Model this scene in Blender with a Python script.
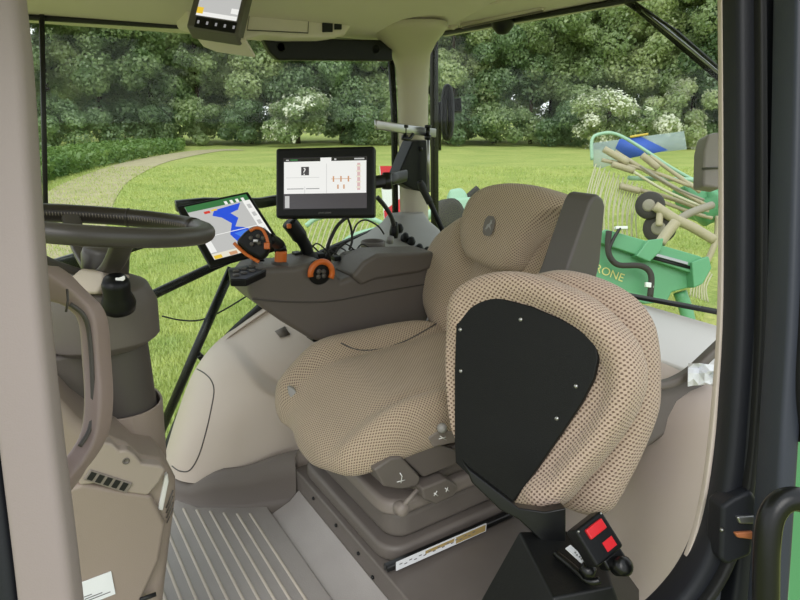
import bpy, bmesh, math, random
import numpy as np
from math import sin, cos, tan, pi, radians, sqrt, atan2
from mathutils import Vector, Matrix, noise

for o in list(bpy.data.objects):
    bpy.data.objects.remove(o)
scene = bpy.context.scene
COL = scene.collection

# ------------------------------------------------------------------ camera
# cab frame: X towards the tractor's rear, Y towards its right side, Z up, origin on the cab floor
FPX, PITCH, YAW, EYE = 600.0, radians(17), radians(-33), 1.12
cam = bpy.data.cameras.new('camera')
cam.sensor_width = 36
cam.lens = 36 * FPX / 800
cam.clip_start, cam.clip_end = 0.02, 500
camo = bpy.data.objects.new('camera', cam)
camo.location = (0, 0, EYE)
camo.rotation_euler = (pi / 2 - PITCH, 0, YAW)
COL.objects.link(camo)
scene.camera = camo

# ------------------------------------------------------------------ sky, sun, exposure
world = bpy.data.worlds.new('overcast_sky')
scene.world = world
world.use_nodes = True
wn, wl = world.node_tree.nodes, world.node_tree.links
wn.clear()
w_out = wn.new('ShaderNodeOutputWorld')
w_bg = wn.new('ShaderNodeBackground')
w_tc = wn.new('ShaderNodeTexCoord')
w_sep = wn.new('ShaderNodeSeparateXYZ')
w_ramp = wn.new('ShaderNodeValToRGB')
w_ramp.color_ramp.elements[0].position = 0.0
w_ramp.color_ramp.elements[0].color = (0.97, 0.99, 1.0, 1)
w_ramp.color_ramp.elements[1].position = 0.9
w_ramp.color_ramp.elements[1].color = (0.86, 0.93, 1.0, 1)
wl.new(w_tc.outputs['Generated'], w_sep.inputs[0])
wl.new(w_sep.outputs['Z'], w_ramp.inputs['Fac'])
wl.new(w_ramp.outputs['Color'], w_bg.inputs['Color'])
wl.new(w_bg.outputs[0], w_out.inputs[0])
w_bg.inputs['Strength'].default_value = 1.5

sun = bpy.data.lights.new('hazy_sun', 'SUN')
sun.energy = 1.6
sun.angle = radians(35)
sun.color = (1.0, 0.97, 0.93)
suno = bpy.data.objects.new('hazy_sun', sun)
suno.rotation_euler = Vector((0.55, 0.62, -0.75)).to_track_quat('-Z', 'Y').to_euler()
COL.objects.link(suno)

scene.view_settings.view_transform = 'Standard'
scene.view_settings.look = 'None'
scene.view_settings.gamma = 1
scene.view_settings.use_curve_mapping = False
scene.view_settings.exposure = -0.1

# ------------------------------------------------------------------ measuring helpers
_fw = Vector((sin(-YAW) * cos(PITCH), cos(YAW) * cos(PITCH), -sin(PITCH)))
_rt = Vector((cos(YAW), sin(YAW), 0))
_up = _rt.cross(_fw)
_C = Vector((0, 0, EYE))
def _ray(x, y): return _fw + _rt * ((x - 400) / FPX) + _up * ((300 - y) / FPX)
def PX(x, y, v): d = _ray(x, y); return _C + d * (v / d.x)          # on the cross plane X = v
def PY(x, y, v): d = _ray(x, y); return _C + d * (v / d.y)          # on the side plane Y = v
def PZ(x, y, v): d = _ray(x, y); return _C + d * ((v - EYE) / d.z)  # on the level Z = v
def PD(x, y, t): return _C + _ray(x, y) * t                         # at distance t
V = Vector

# ------------------------------------------------------------------ materials
def lin(c):
    return tuple(((v / 255) / 12.92 if v / 255 <= 0.04045 else ((v / 255 + 0.055) / 1.055) ** 2.4) for v in c) + (1,)
MATS = {}
def mat(name, rgb, rough=0.5, metal=0.0, spec=0.5, grain=0.0, gscale=300, mottle=0.0, mscale=6, coat=0.0):
    m = bpy.data.materials.new(name)
    m.use_nodes = True
    nt = m.node_tree; n, l = nt.nodes, nt.links
    b = n['Principled BSDF']
    b.inputs['Base Color'].default_value = lin(rgb)
    b.inputs['Roughness'].default_value = rough
    b.inputs['Metallic'].default_value = metal
    b.inputs['Specular IOR Level'].default_value = spec
    b.inputs['Coat Weight'].default_value = coat
    tc = n.new('ShaderNodeTexCoord')
    if mottle:
        nz = n.new('ShaderNodeTexNoise'); nz.inputs['Scale'].default_value = mscale; nz.inputs['Detail'].default_value = 5
        l.new(tc.outputs['Object'], nz.inputs['Vector'])
        mx = n.new('ShaderNodeMix'); mx.data_type = 'RGBA'
        c = lin(rgb)
        mx.inputs['A'].default_value = tuple(v * (1 - mottle) for v in c[:3]) + (1,)
        mx.inputs['B'].default_value = tuple(min(1, v * (1 + mottle)) for v in c[:3]) + (1,)
        l.new(nz.outputs['Fac'], mx.inputs['Factor'])
        l.new(mx.outputs['Result'], b.inputs['Base Color'])
    if grain:
        nb = n.new('ShaderNodeTexNoise'); nb.inputs['Scale'].default_value = gscale; nb.inputs['Detail'].default_value = 2
        l.new(tc.outputs['Object'], nb.inputs['Vector'])
        bp = n.new('ShaderNodeBump'); bp.inputs['Strength'].default_value = grain; bp.inputs['Distance'].default_value = 0.002
        l.new(nb.outputs['Fac'], bp.inputs['Height'])
        l.new(bp.outputs['Normal'], b.inputs['Normal'])
    MATS[name] = m
    return m
M = MATS
mat('post_beige', (144, 132, 130), 0.55, grain=0.15, gscale=500, mottle=0.04)
mat('pillar_beige', (180, 171, 158), 0.55, grain=0.15, gscale=500, mottle=0.03)
mat('headliner', (204, 194, 190), 0.8, grain=0.2, gscale=700, mottle=0.03)
mat('cover_beige', (190, 177, 166), 0.45, grain=0.15, gscale=500, mottle=0.04)
mat('fender_beige', (196, 183, 174), 0.5, grain=0.15, gscale=500, mottle=0.05)
mat('console_beige', (146, 132, 122), 0.55, grain=0.2, gscale=500, mottle=0.05)
mat('handle_light', (160, 147, 138), 0.5, grain=0.15, gscale=500)
mat('handle_taupe', (146, 128, 124), 0.45, grain=0.1, gscale=400)
mat('taupe', (97, 90, 86), 0.5, grain=0.2, gscale=600, mottle=0.05)
mat('taupe_dark', (74, 69, 66), 0.5, grain=0.2, gscale=600, mottle=0.05)
mat('base_taupe', (104, 97, 92), 0.5, grain=0.2, gscale=600, mottle=0.10, mscale=14)
mat('base_light', (128, 119, 113), 0.5, grain=0.2, gscale=600, mottle=0.06)
mat('grey_plastic', (150, 148, 146), 0.45, grain=0.1)
mat('shelf_grey', (214, 212, 210), 0.6, grain=0.1, mottle=0.05)
mat('armrest_grey', (82, 78, 75), 0.5, grain=0.15, gscale=500)
mat('kick_grey', (108, 100, 94), 0.6, grain=0.25, gscale=400, mottle=0.08)
mat('mat_rubber', (150, 144, 140), 0.4, grain=0.3, gscale=300, mottle=0.16, mscale=9)
mat('mat_ridge', (190, 180, 168), 0.6, grain=0.2, mottle=0.15, mscale=15)
mat('black_plastic', (17, 18, 20), 0.4, spec=0.25, grain=0.1)
mat('black_rubber', (15, 15, 17), 0.6, grain=0.15)
mat('door_black', (27, 29, 35), 0.5, spec=0.3, grain=0.1)
mat('door_slate', (50, 54, 64), 0.45, spec=0.35, grain=0.08)
mat('black_metal', (13, 14, 15), 0.3, spec=0.4, grain=0.05)
mat('black_satin', (19, 20, 20), 0.42, spec=0.3, grain=0.12, gscale=250, mottle=0.12)
mat('board_black', (19, 20, 20), 0.5, spec=0.25, grain=0.25, gscale=500, mottle=0.2, mscale=8)
mat('leather', (46, 41, 39), 0.34, grain=0.25, gscale=350)
mat('wheel_grey', (70, 66, 64), 0.38, grain=0.1)
mat('stitch', (118, 110, 102), 0.8)
mat('orange', (206, 104, 40), 0.35)
mat('orange_dark', (150, 72, 34), 0.35)
mat('red', (205, 36, 44), 0.3)
mat('white', (232, 232, 230), 0.5)
mat('paper', (226, 228, 232), 0.8, mottle=0.05, mscale=20)
mat('label_grey', (110, 110, 112), 0.7)
mat('yellow', (206, 176, 70), 0.5)
mat('gold_label', (170, 146, 92), 0.5)
mat('steel', (176, 176, 176), 0.3, metal=0.9)
mat('green_paint', (98, 160, 116), 0.35, grain=0.05, mottle=0.08, mscale=4)
mat('green_pale', (160, 196, 170), 0.5, mottle=0.08)
mat('green_fender', (64, 132, 74), 0.4)
mat('khaki_steel', (176, 164, 136), 0.5, mottle=0.15, mscale=10)
mat('tine_steel', (196, 190, 160), 0.45)
mat('tyre', (62, 58, 54), 0.8, grain=0.3, mottle=0.15)
mat('rim_cream', (150, 142, 126), 0.6)
mat('blue_tarp', (60, 96, 190), 0.6)
mat('board_plastic', (150, 176, 178), 0.4, mottle=0.1)
mat('lettering', (226, 218, 140), 0.5)
mat('bark', (70, 60, 48), 0.9, mottle=0.2)
mat('wire', (40, 38, 36), 0.5)
mat('hair_copper', (180, 110, 70), 0.5)

def emis(name, rgb, s=1.0):
    m = bpy.data.materials.new(name); m.use_nodes = True
    b = m.node_tree.nodes['Principled BSDF']
    b.inputs['Base Color'].default_value = (0.02, 0.02, 0.02, 1)
    b.inputs['Roughness'].default_value = 0.25
    b.inputs['Emission Color'].default_value = lin(rgb)
    b.inputs['Emission Strength'].default_value = s
    MATS[name] = m
SCR = 0.95
for nm, rgb in dict(e_white=(250, 250, 246), e_black=(20, 20, 22), e_dark=(66, 62, 66), e_grey=(200, 200, 198), e_mid=(150, 150, 152),
                    e_blue=(36, 84, 226), e_sky=(70, 130, 240), e_green=(54, 120, 66), e_yellow=(246, 206, 60), e_red=(220, 60, 50),
                    e_cream=(240, 236, 216), e_tan=(214, 160, 120), e_pink=(226, 190, 190)).items():
    emis(nm, rgb, SCR)

def fabric(name, pu, pv, light, dark):
    m = bpy.data.materials.new(name); m.use_nodes = True
    n, l = m.node_tree.nodes, m.node_tree.links
    b = n['Principled BSDF']; b.inputs['Roughness'].default_value = 0.95
    b.inputs['Specular IOR Level'].default_value = 0.15
    b.inputs['Sheen Weight'].default_value = 0.15
    uv = n.new('ShaderNodeUVMap'); uv.uv_map = 'UVMap'
    wob = n.new('ShaderNodeTexNoise'); wob.inputs['Scale'].default_value = 60
    l.new(uv.outputs[0], wob.inputs['Vector'])
    sp = n.new('ShaderNodeSeparateXYZ'); l.new(uv.outputs[0], sp.inputs[0])
    def math_(op, a, bb=None):
        x = n.new('ShaderNodeMath'); x.operation = op
        for i, s in enumerate((a, bb)):
            if s is None: continue
            if isinstance(s, (int, float)): x.inputs[i].default_value = s
            else: l.new(s, x.inputs[i])
        return x.outputs[0]
    wv = math_('MULTIPLY', wob.outputs['Fac'], 0.9)
    cu = math_('COSINE', math_('ADD', math_('MULTIPLY', sp.outputs[0], pi / pu), wv))
    cv = math_('COSINE', math_('ADD', math_('MULTIPLY', sp.outputs[1], pi / pv), wv))
    pr = math_('MULTIPLY', cu, cv)
    r = n.new('ShaderNodeMapRange'); r.inputs['From Min'].default_value = -0.05; r.inputs['From Max'].default_value = 0.8
    l.new(pr, r.inputs['Value'])
    nz = n.new('ShaderNodeTexNoise'); nz.inputs['Scale'].default_value = 500; l.new(uv.outputs[0], nz.inputs['Vector'])
    mx = n.new('ShaderNodeMix'); mx.data_type = 'RGBA'
    mx.inputs['A'].default_value = lin(light); mx.inputs['B'].default_value = lin(dark)
    l.new(r.outputs[0], mx.inputs['Factor'])
    l.new(mx.outputs['Result'], b.inputs['Base Color'])
    hh = math_('SUBTRACT', math_('MULTIPLY', nz.outputs['Fac'], 0.35), r.outputs[0])
    bp = n.new('ShaderNodeBump'); bp.inputs['Strength'].default_value = 0.55; bp.inputs['Distance'].default_value = 0.003
    l.new(hh, bp.inputs['Height']); l.new(bp.outputs[0], b.inputs['Normal'])
    MATS[name] = m
fabric('fabric', 0.0046, 0.0042, (186, 168, 147), (104, 87, 74))
fabric('fabric_coarse', 0.0060, 0.0047, (192, 171, 154), (112, 92, 80))

def glass():
    m = bpy.data.materials.new('clear_glass'); m.use_nodes = True
    n, l = m.node_tree.nodes, m.node_tree.links
    n.clear()
    out = n.new('ShaderNodeOutputMaterial'); tr = n.new('ShaderNodeBsdfTransparent'); gl = n.new('ShaderNodeBsdfGlossy')
    tr.inputs[0].default_value = (0.93, 0.96, 0.94, 1); gl.inputs['Roughness'].default_value = 0.02
    lw = n.new('ShaderNodeLayerWeight'); lw.inputs[0].default_value = 0.5
    pw = n.new('ShaderNodeMath'); pw.operation = 'POWER'; pw.inputs[1].default_value = 5
    fr = n.new('ShaderNodeMath'); fr.operation = 'MULTIPLY_ADD'; fr.inputs[1].default_value = 0.3; fr.inputs[2].default_value = 0.010
    l.new(lw.outputs['Facing'], pw.inputs[0]); l.new(pw.outputs[0], fr.inputs[0])
    mx = n.new('ShaderNodeMixShader')
    l.new(fr.outputs[0], mx.inputs[0]); l.new(tr.outputs[0], mx.inputs[1]); l.new(gl.outputs[0], mx.inputs[2])
    l.new(mx.outputs[0], out.inputs[0])
    MATS['glass'] = m
glass()

def clear_plastic():
    m = bpy.data.materials.new('clear_plastic'); m.use_nodes = True
    n, l = m.node_tree.nodes, m.node_tree.links
    b = n['Principled BSDF']; b.inputs['Base Color'].default_value = lin((190, 205, 205)); b.inputs['Roughness'].default_value = 0.3
    tr = n.new('ShaderNodeBsdfTransparent'); mx = n.new('ShaderNodeMixShader'); mx.inputs[0].default_value = 0.45
    l.new(tr.outputs[0], mx.inputs[1]); l.new(b.outputs[0], mx.inputs[2]); l.new(mx.outputs[0], n['Material Output'].inputs[0])
    MATS['clear_plastic'] = m
clear_plastic()

def ground_mat():
    m = bpy.data.materials.new('meadow'); m.use_nodes = True
    n, l = m.node_tree.nodes, m.node_tree.links
    b = n['Principled BSDF']; b.inputs['Roughness'].default_value = 0.95; b.inputs['Specular IOR Level'].default_value = 0.1
    tc = n.new('ShaderNodeTexCoord')
    n1 = n.new('ShaderNodeTexNoise'); n1.inputs['Scale'].default_value = 0.35; n1.inputs['Detail'].default_value = 8; n1.inputs['Roughness'].default_value = 0.65
    n2 = n.new('ShaderNodeTexNoise'); n2.inputs['Scale'].default_value = 9; n2.inputs['Detail'].default_value = 6; n2.inputs['Roughness'].default_value = 0.75
    for k in (n1, n2): l.new(tc.outputs['Object'], k.inputs['Vector'])
    r1 = n.new('ShaderNodeValToRGB'); r2 = n.new('ShaderNodeValToRGB')
    e = r1.color_ramp.elements; e[0].position = 0.35; e[0].color = lin((140, 160, 84)); e[1].position = 0.68; e[1].color = lin((196, 194, 118))
    e = r2.color_ramp.elements; e[0].position = 0.34; e[0].color = lin((104, 132, 62)); e[1].position = 0.66; e[1].color = lin((206, 210, 128))
    l.new(n1.outputs['Fac'], r1.inputs['Fac']); l.new(n2.outputs['Fac'], r2.inputs['Fac'])
    mx = n.new('ShaderNodeMix'); mx.data_type = 'RGBA'; mx.inputs['Factor'].default_value = 0.5
    l.new(r1.outputs['Color'], mx.inputs['A']); l.new(r2.outputs['Color'], mx.inputs['B'])
    l.new(mx.outputs['Result'], b.inputs['Base Color'])
    bp = n.new('ShaderNodeBump'); bp.inputs['Strength'].default_value = 0.8; bp.inputs['Distance'].default_value = 0.08
    l.new(n2.outputs['Fac'], bp.inputs['Height']); l.new(bp.outputs[0], b.inputs['Normal'])
    MATS['meadow'] = m
ground_mat()

def leaf_mat(name, c1, c2, trans=0.25, scale=0.6):
    m = bpy.data.materials.new(name); m.use_nodes = True
    n, l = m.node_tree.nodes, m.node_tree.links
    n.clear()
    out = n.new('ShaderNodeOutputMaterial')
    tc = n.new('ShaderNodeTexCoord'); nz = n.new('ShaderNodeTexNoise'); nz.inputs['Scale'].default_value = scale; nz.inputs['Detail'].default_value = 6
    l.new(tc.outputs['Object'], nz.inputs['Vector'])
    oi = n.new('ShaderNodeObjectInfo')
    ad = n.new('ShaderNodeMath'); ad.operation = 'MULTIPLY_ADD'; ad.inputs[1].default_value = 0.3
    l.new(oi.outputs['Random'], ad.inputs[0]); l.new(nz.outputs['Fac'], ad.inputs[2])
    r = n.new('ShaderNodeValToRGB')
    r.color_ramp.elements[0].position = 0.4; r.color_ramp.elements[0].color = lin(c1)
    r.color_ramp.elements[1].position = 0.9; r.color_ramp.elements[1].color = lin(c2)
    l.new(ad.outputs[0], r.inputs['Fac'])
    d = n.new('ShaderNodeBsdfDiffuse'); t = n.new('ShaderNodeBsdfTranslucent'); g = n.new('ShaderNodeBsdfGlossy'); g.inputs['Roughness'].default_value = 0.45
    l.new(r.outputs['Color'], d.inputs['Color']); l.new(r.outputs['Color'], t.inputs['Color'])
    a = n.new('ShaderNodeMixShader'); a.inputs[0].default_value = trans
    l.new(d.outputs[0], a.inputs[1]); l.new(t.outputs[0], a.inputs[2])
    bb = n.new('ShaderNodeMixShader'); bb.inputs[0].default_value = 0.05
    l.new(a.outputs[0], bb.inputs[1]); l.new(g.outputs[0], bb.inputs[2])
    l.new(bb.outputs[0], out.inputs[0])
    MATS[name] = m
leaf_mat('leaves_mid', (130, 156, 104), (198, 212, 158), 0.6)
leaf_mat('leaves_dark', (110, 138, 98), (174, 196, 146), 0.6)
leaf_mat('leaves_pale', (150, 174, 120), (214, 222, 170), 0.6)
leaf_mat('weeds_green', (84, 118, 58), (140, 168, 90), 0.3)
leaf_mat('grass_blade', (140, 168, 80), (208, 214, 126), 0.3, 1.5)
leaf_mat('blossom_white', (214, 216, 190), (246, 246, 228), 0.3)

# ------------------------------------------------------------------ object helpers
ORG = {}
def thing(name, label, cat, loc, group=None):
    o = bpy.data.objects.new(name, None)
    o.empty_display_size = 0.05
    COL.objects.link(o)
    o.location = loc
    ORG[o.name] = Vector(loc)
    o['label'] = label; o['category'] = cat
    if group: o['group'] = group
    return o
def tag(o, label, cat, group=None, kind=None):
    if label: o['label'] = label
    if cat: o['category'] = cat
    if group: o['group'] = group
    if kind: o['kind'] = kind
    return o
def put(name, verts, faces, m, parent=None, smooth=True, bevel=0, seg=3, sub=0, uvs=None, mats=None, midx=None, wn_=True, angle=35, label=None, structure=False):
    """link ONE mesh object; verts are given in the cab frame"""
    verts = [Vector(v) for v in verts]
    if parent is not None:
        org = ORG[parent.name]; loc = Vector((0, 0, 0)); ref = org
    else:
        lo = Vector((min(v.x for v in verts), min(v.y for v in verts), min(v.z for v in verts)))
        hi = Vector((max(v.x for v in verts), max(v.y for v in verts), max(v.z for v in verts)))
        ref = Vector(((lo.x + hi.x) / 2, (lo.y + hi.y) / 2, lo.z)); loc = ref
    me = bpy.data.meshes.new(name)
    me.from_pydata([tuple(v - ref) for v in verts], [], faces)
    me.validate()
    bm = bmesh.new(); bm.from_mesh(me)
    if uvs is None:
        bmesh.ops.recalc_face_normals(bm, faces=bm.faces)
    for f in bm.faces: f.smooth = smooth
    bm.to_mesh(me); bm.free()
    if uvs is not None:
        ul = me.uv_layers.new(name='UVMap')
        for lp in me.loops: ul.data[lp.index].uv = uvs[lp.vertex_index]
    for mm in (mats or [m]):
        me.materials.append(M[mm] if isinstance(mm, str) else mm)
    if midx:
        for p, i in zip(me.polygons, midx): p.material_index = i
    o = bpy.data.objects.new(name, me)
    COL.objects.link(o)
    o.location = loc
    if parent is not None: o.parent = parent
    ORG[o.name] = ref.copy()
    if bevel:
        b = o.modifiers.new('bevel', 'BEVEL'); b.width = bevel; b.segments = seg; b.limit_method = 'ANGLE'; b.angle_limit = radians(angle)
        b.harden_normals = False
    if sub:
        s = o.modifiers.new('sub', 'SUBSURF'); s.levels = sub; s.render_levels = sub
    if bevel and wn_:
        w = o.modifiers.new('wn', 'WEIGHTED_NORMAL'); w.keep_sharp = True
    if structure: o['kind'] = 'structure'
    if label: o['label'] = label
    return o

class MB:
    """collects shapes that make up one part"""
    def __init__(s): s.v, s.f, s.mi = [], [], []
    def add(s, v, f, mi=0):
        k = len(s.v); s.v += [Vector(p) for p in v]; s.f += [tuple(i + k for i in q) for q in f]; s.mi += [mi] * len(f); return s
    def box(s, c, size, R=None, mi=0):
        c = Vector(c); sx, sy, sz = [q / 2 for q in size]
        R = R or Matrix.Identity(3)
        v = [c + R @ Vector((a * sx, b * sy, d * sz)) for a in (-1, 1) for b in (-1, 1) for d in (-1, 1)]
        return s.add(v, [(0, 1, 3, 2), (4, 6, 7, 5), (0, 4, 5, 1), (2, 3, 7, 6), (0, 2, 6, 4), (1, 5, 7, 3)], mi)
    def prism(s, pts, d, mi=0):
        n = len(pts); d = Vector(d)
        v = [Vector(p) for p in pts] + [Vector(p) + d for p in pts]
        f = [tuple(range(n)), tuple(range(2 * n - 1, n - 1, -1))] + [(i, (i + 1) % n, (i + 1) % n + n, i + n) for i in range(n)]
        return s.add(v, f, mi)
    def tube(s, pts, r, n=10, closed=False, mi=0, cap=True):
        pts = [Vector(p) for p in pts]; m = len(pts)
        rs = r if isinstance(r, (list, tuple)) else [r] * m
        v = []; nrm = None
        for i, p in enumerate(pts):
            if closed: t = pts[(i + 1) % m] - pts[i - 1]
            else: t = pts[min(i + 1, m - 1)] - pts[max(i - 1, 0)]
            t.normalize()
            if nrm is None:
                a = Vector((0, 0, 1)) if abs(t.z) < 0.9 else Vector((1, 0, 0))
                nrm = t.cross(a).normalized()
            nrm = (nrm - t * nrm.dot(t)).normalized()
            bn = t.cross(nrm)
            v += [p + (nrm * cos(2 * pi * k / n) + bn * sin(2 * pi * k / n)) * rs[i] for k in range(n)]
        f = []
        for i in range(m if closed else m - 1):
            j = (i + 1) % m
            f += [(i * n + k, i * n + (k + 1) % n, j * n + (k + 1) % n, j * n + k) for k in range(n)]
        if not closed and cap:
            f += [tuple(range(n)), tuple(range(m * n - 1, (m - 1) * n - 1, -1))]
        return s.add(v, f, mi)
    def lathe(s, c, ax, prof, n=24, mi=0):
        c = Vector(c); ax = Vector(ax).normalized()
        a = Vector((0, 0, 1)) if abs(ax.z) < 0.9 else Vector((1, 0, 0))
        u = ax.cross(a).normalized(); w = ax.cross(u)
        v = []
        for (r, h) in prof:
            v += [c + ax * h + (u * cos(2 * pi * k / n) + w * sin(2 * pi * k / n)) * max(r, 1e-5) for k in range(n)]
        f = []
        for i in range(len(prof) - 1):
            f += [(i * n + k, i * n + (k + 1) % n, (i + 1) * n + (k + 1) % n, (i + 1) * n + k) for k in range(n)]
        f += [tuple(range(n)), tuple(range(len(prof) * n - 1, (len(prof) - 1) * n - 1, -1))]
        return s.add(v, f, mi)
    def loft(s, rings, closed=True, caps=True, mi=0):
        n = len(rings[0]); v = [Vector(p) for r in rings for p in r]; f = []
        for i in range(len(rings) - 1):
            for k in range(n if closed else n - 1):
                f.append((i * n + k, i * n + (k + 1) % n, (i + 1) * n + (k + 1) % n, (i + 1) * n + k))
        if caps and closed:
            f += [tuple(range(n)), tuple(range(len(rings) * n - 1, (len(rings) - 1) * n - 1, -1))]
        return s.add(v, f, mi)
    def put(s, name, m, parent=None, **k):
        if isinstance(m, (list, tuple)):
            return put(name, s.v, s.f, None, parent, mats=list(m), midx=s.mi, **k)
        return put(name, s.v, s.f, m, parent, **k)

def spline(pts, n=8, closed=False):
    pts = [Vector(p) for p in pts]; m = len(pts); out = []
    for i in range(m if closed else m - 1):
        g = (lambda k: pts[k % m]) if closed else (lambda k: pts[min(max(k, 0), m - 1)])
        p0, p1, p2, p3 = g(i - 1), g(i), g(i + 1), g(i + 2)
        for j in range(n):
            t = j / n
            out.append(0.5 * ((2 * p1) + (p2 - p0) * t + (2 * p0 - 5 * p1 + 4 * p2 - p3) * t * t + (3 * p1 - p0 - 3 * p2 + p3) * t ** 3))
    if not closed: out.append(pts[-1])
    return out
def sweep(path, prof, side, fn=None):
    """rings of a flat profile carried along a path; side = the profile's fixed second axis"""
    path = [Vector(p) for p in path]; side = Vector(side).normalized(); rings = []
    for i, p in enumerate(path):
        t = (path[min(i + 1, len(path) - 1)] - path[max(i - 1, 0)]).normalized()
        a = side.cross(t).normalized(); b = side
        rings.append([p + a * q[0] + b * q[1] for q in prof])
    return rings
def rrect(w, h, r=0.3, n=3):
    out = []
    rr = min(w, h) * r
    for cx, cy, a0 in ((w / 2 - rr, h / 2 - rr, 0), (-w / 2 + rr, h / 2 - rr, pi / 2), (-w / 2 + rr, -h / 2 + rr, pi), (w / 2 - rr, -h / 2 + rr, 1.5 * pi)):
        for k in range(n + 1):
            a = a0 + k * pi / 2 / n
            out.append((cx + rr * cos(a), cy + rr * sin(a)))
    return out
class Frame:
    """a flat panel: origin at its top left corner, u right, v down, n towards the viewer of the panel"""
    def __init__(s, tl, tr, bl):
        s.o = Vector(tl); u = Vector(tr) - s.o; w = Vector(bl) - s.o
        s.w = u.length; s.u = u.normalized(); w = w - s.u * w.dot(s.u); s.h = w.length; s.v = w.normalized(); s.n = s.v.cross(s.u)
        if s.n.dot(_C - s.o) < 0: s.n = -s.n
    def p(s, a, b, d=0): return s.o + s.u * a * s.w + s.v * b * s.h + s.n * d
    def R(s): return Matrix((s.u, s.v, s.n)).transposed()
    def slab(s, mb, a0, b0, a1, b1, d0, d1, mi=0):
        c = (s.p(a0, b0, d0) + s.p(a1, b1, d1)) / 2
        return mb.box(c, ((a1 - a0) * s.w, (b1 - b0) * s.h, abs(d1 - d0)), s.R(), mi)
def decals(fr, name, rects, parent, d=0.0006):
    """a flat screen or label picture: one mesh of coloured fields"""
    names = sorted({r[-1] for r in rects}); mb = MB()
    for k, r in enumerate(rects):
        if len(r) == 5 and not isinstance(r[0], (list, tuple)):
            a0, b0, a1, b1, m = r; q = [(a0, b0), (a1, b0), (a1, b1), (a0, b1)]
        else: q, m = r
        mb.add([fr.p(a, b, d + k * 0.00004) for a, b in q], [tuple(range(len(q)))], names.index(m))
    return mb.put(name, names, parent, smooth=False)
def text_mesh(txt, size, fr, a, b, d=0.0012, extrude=0.0):
    c = bpy.data.curves.new('lettering', 'FONT'); c.body = txt; c.size = size; c.extrude = extrude
    o = bpy.data.objects.new('lettering', c); COL.objects.link(o)
    dg = bpy.context.evaluated_depsgraph_get(); me = o.evaluated_get(dg).to_mesh()
    org = fr.p(a, b, d)
    v = [org + fr.u * q.co.x - fr.v * q.co.y + fr.n * q.co.z for q in me.vertices]
    f = [tuple(p.vertices) for p in me.polygons]
    o.evaluated_get(dg).to_mesh_clear()
    bpy.data.objects.remove(o); bpy.data.curves.remove(c)
    return v, f
def pillow(name, outline, fmap, prof, m, parent, n=10, closed_n=96, center=None, label=None, uvrot=0):
    """padded cushion: outline in (a, b), prof = (scale, height) rings from the front centre to the back centre"""
    P = spline([(p[0], p[1], 0) for p in outline], 8, True)
    N = len(P)
    c = Vector((sum(p.x for p in P) / N, sum(p.y for p in P) / N, 0)) if center is None else Vector((center[0], center[1], 0))
    V_, uv, F_ = [], [], []
    arc = [0.0] * N; prev = [None] * N
    for (s, h) in prof:
        for k, p in enumerate(P):
            q = c + (p - c) * max(s, 0.001)
            w = Vector(fmap(q.x, q.y, h, s))
            if prev[k] is not None: arc[k] += (w - prev[k]).length
            prev[k] = w
            dirn = (p - c).normalized()
            V_.append(w)
            u_, v_ = dirn.x * arc[k], dirn.y * arc[k]
            uv.append((u_ * cos(uvrot) - v_ * sin(uvrot), u_ * sin(uvrot) + v_ * cos(uvrot)))
    for i in range(len(prof) - 1):
        for k in range(N):
            F_.append((i * N + k, (i + 1) * N + k, (i + 1) * N + (k + 1) % N, i * N + (k + 1) % N))
    F_.append(tuple(range(N)))
    F_.append(tuple(range(len(prof) * N - 1, (len(prof) - 1) * N - 1, -1)))
    return put(name, V_, F_, m, parent, uvs=uv, label=label)
def sm(x, a, b):
    t = min(1, max(0, (x - a) / (b - a))); return t * t * (3 - 2 * t)

# ================================================================== THE OUTDOORS
GZ = -1.25
g = 260
put('ground', [(-g, -g, GZ), (g, -g, GZ), (g, g, GZ), (-g, g, GZ)], [(0, 1, 2, 3)], 'meadow', structure=True)

# worn track curving through the meadow on the left
def track():
    m = mat('track_earth', (176, 164, 130), 0.95, grain=0.5, gscale=8, mottle=0.2, mscale=1.5)
    ctr = [PZ(x, y, GZ + 0.02) for x, y in ((20, 262), (52, 228), (78, 197), (105, 178), (150, 161), (205, 151), (240, 149.5))]
    cs = spline(ctr, 10)
    vs, fs = [], []
    for i, p in enumerate(cs):
        t = (cs[min(i + 1, len(cs) - 1)] - cs[max(i - 1, 0)]).normalized(); s = Vector((t.y, -t.x, 0))
        w = 1.1
        vs += [p - s * w, p + s * w]
    for i in range(len(cs) - 1): fs.append((2 * i, 2 * i + 1, 2 * i + 3, 2 * i + 2))
    o = put('track', vs, fs, 'track_earth', structure=True)
track()

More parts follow.
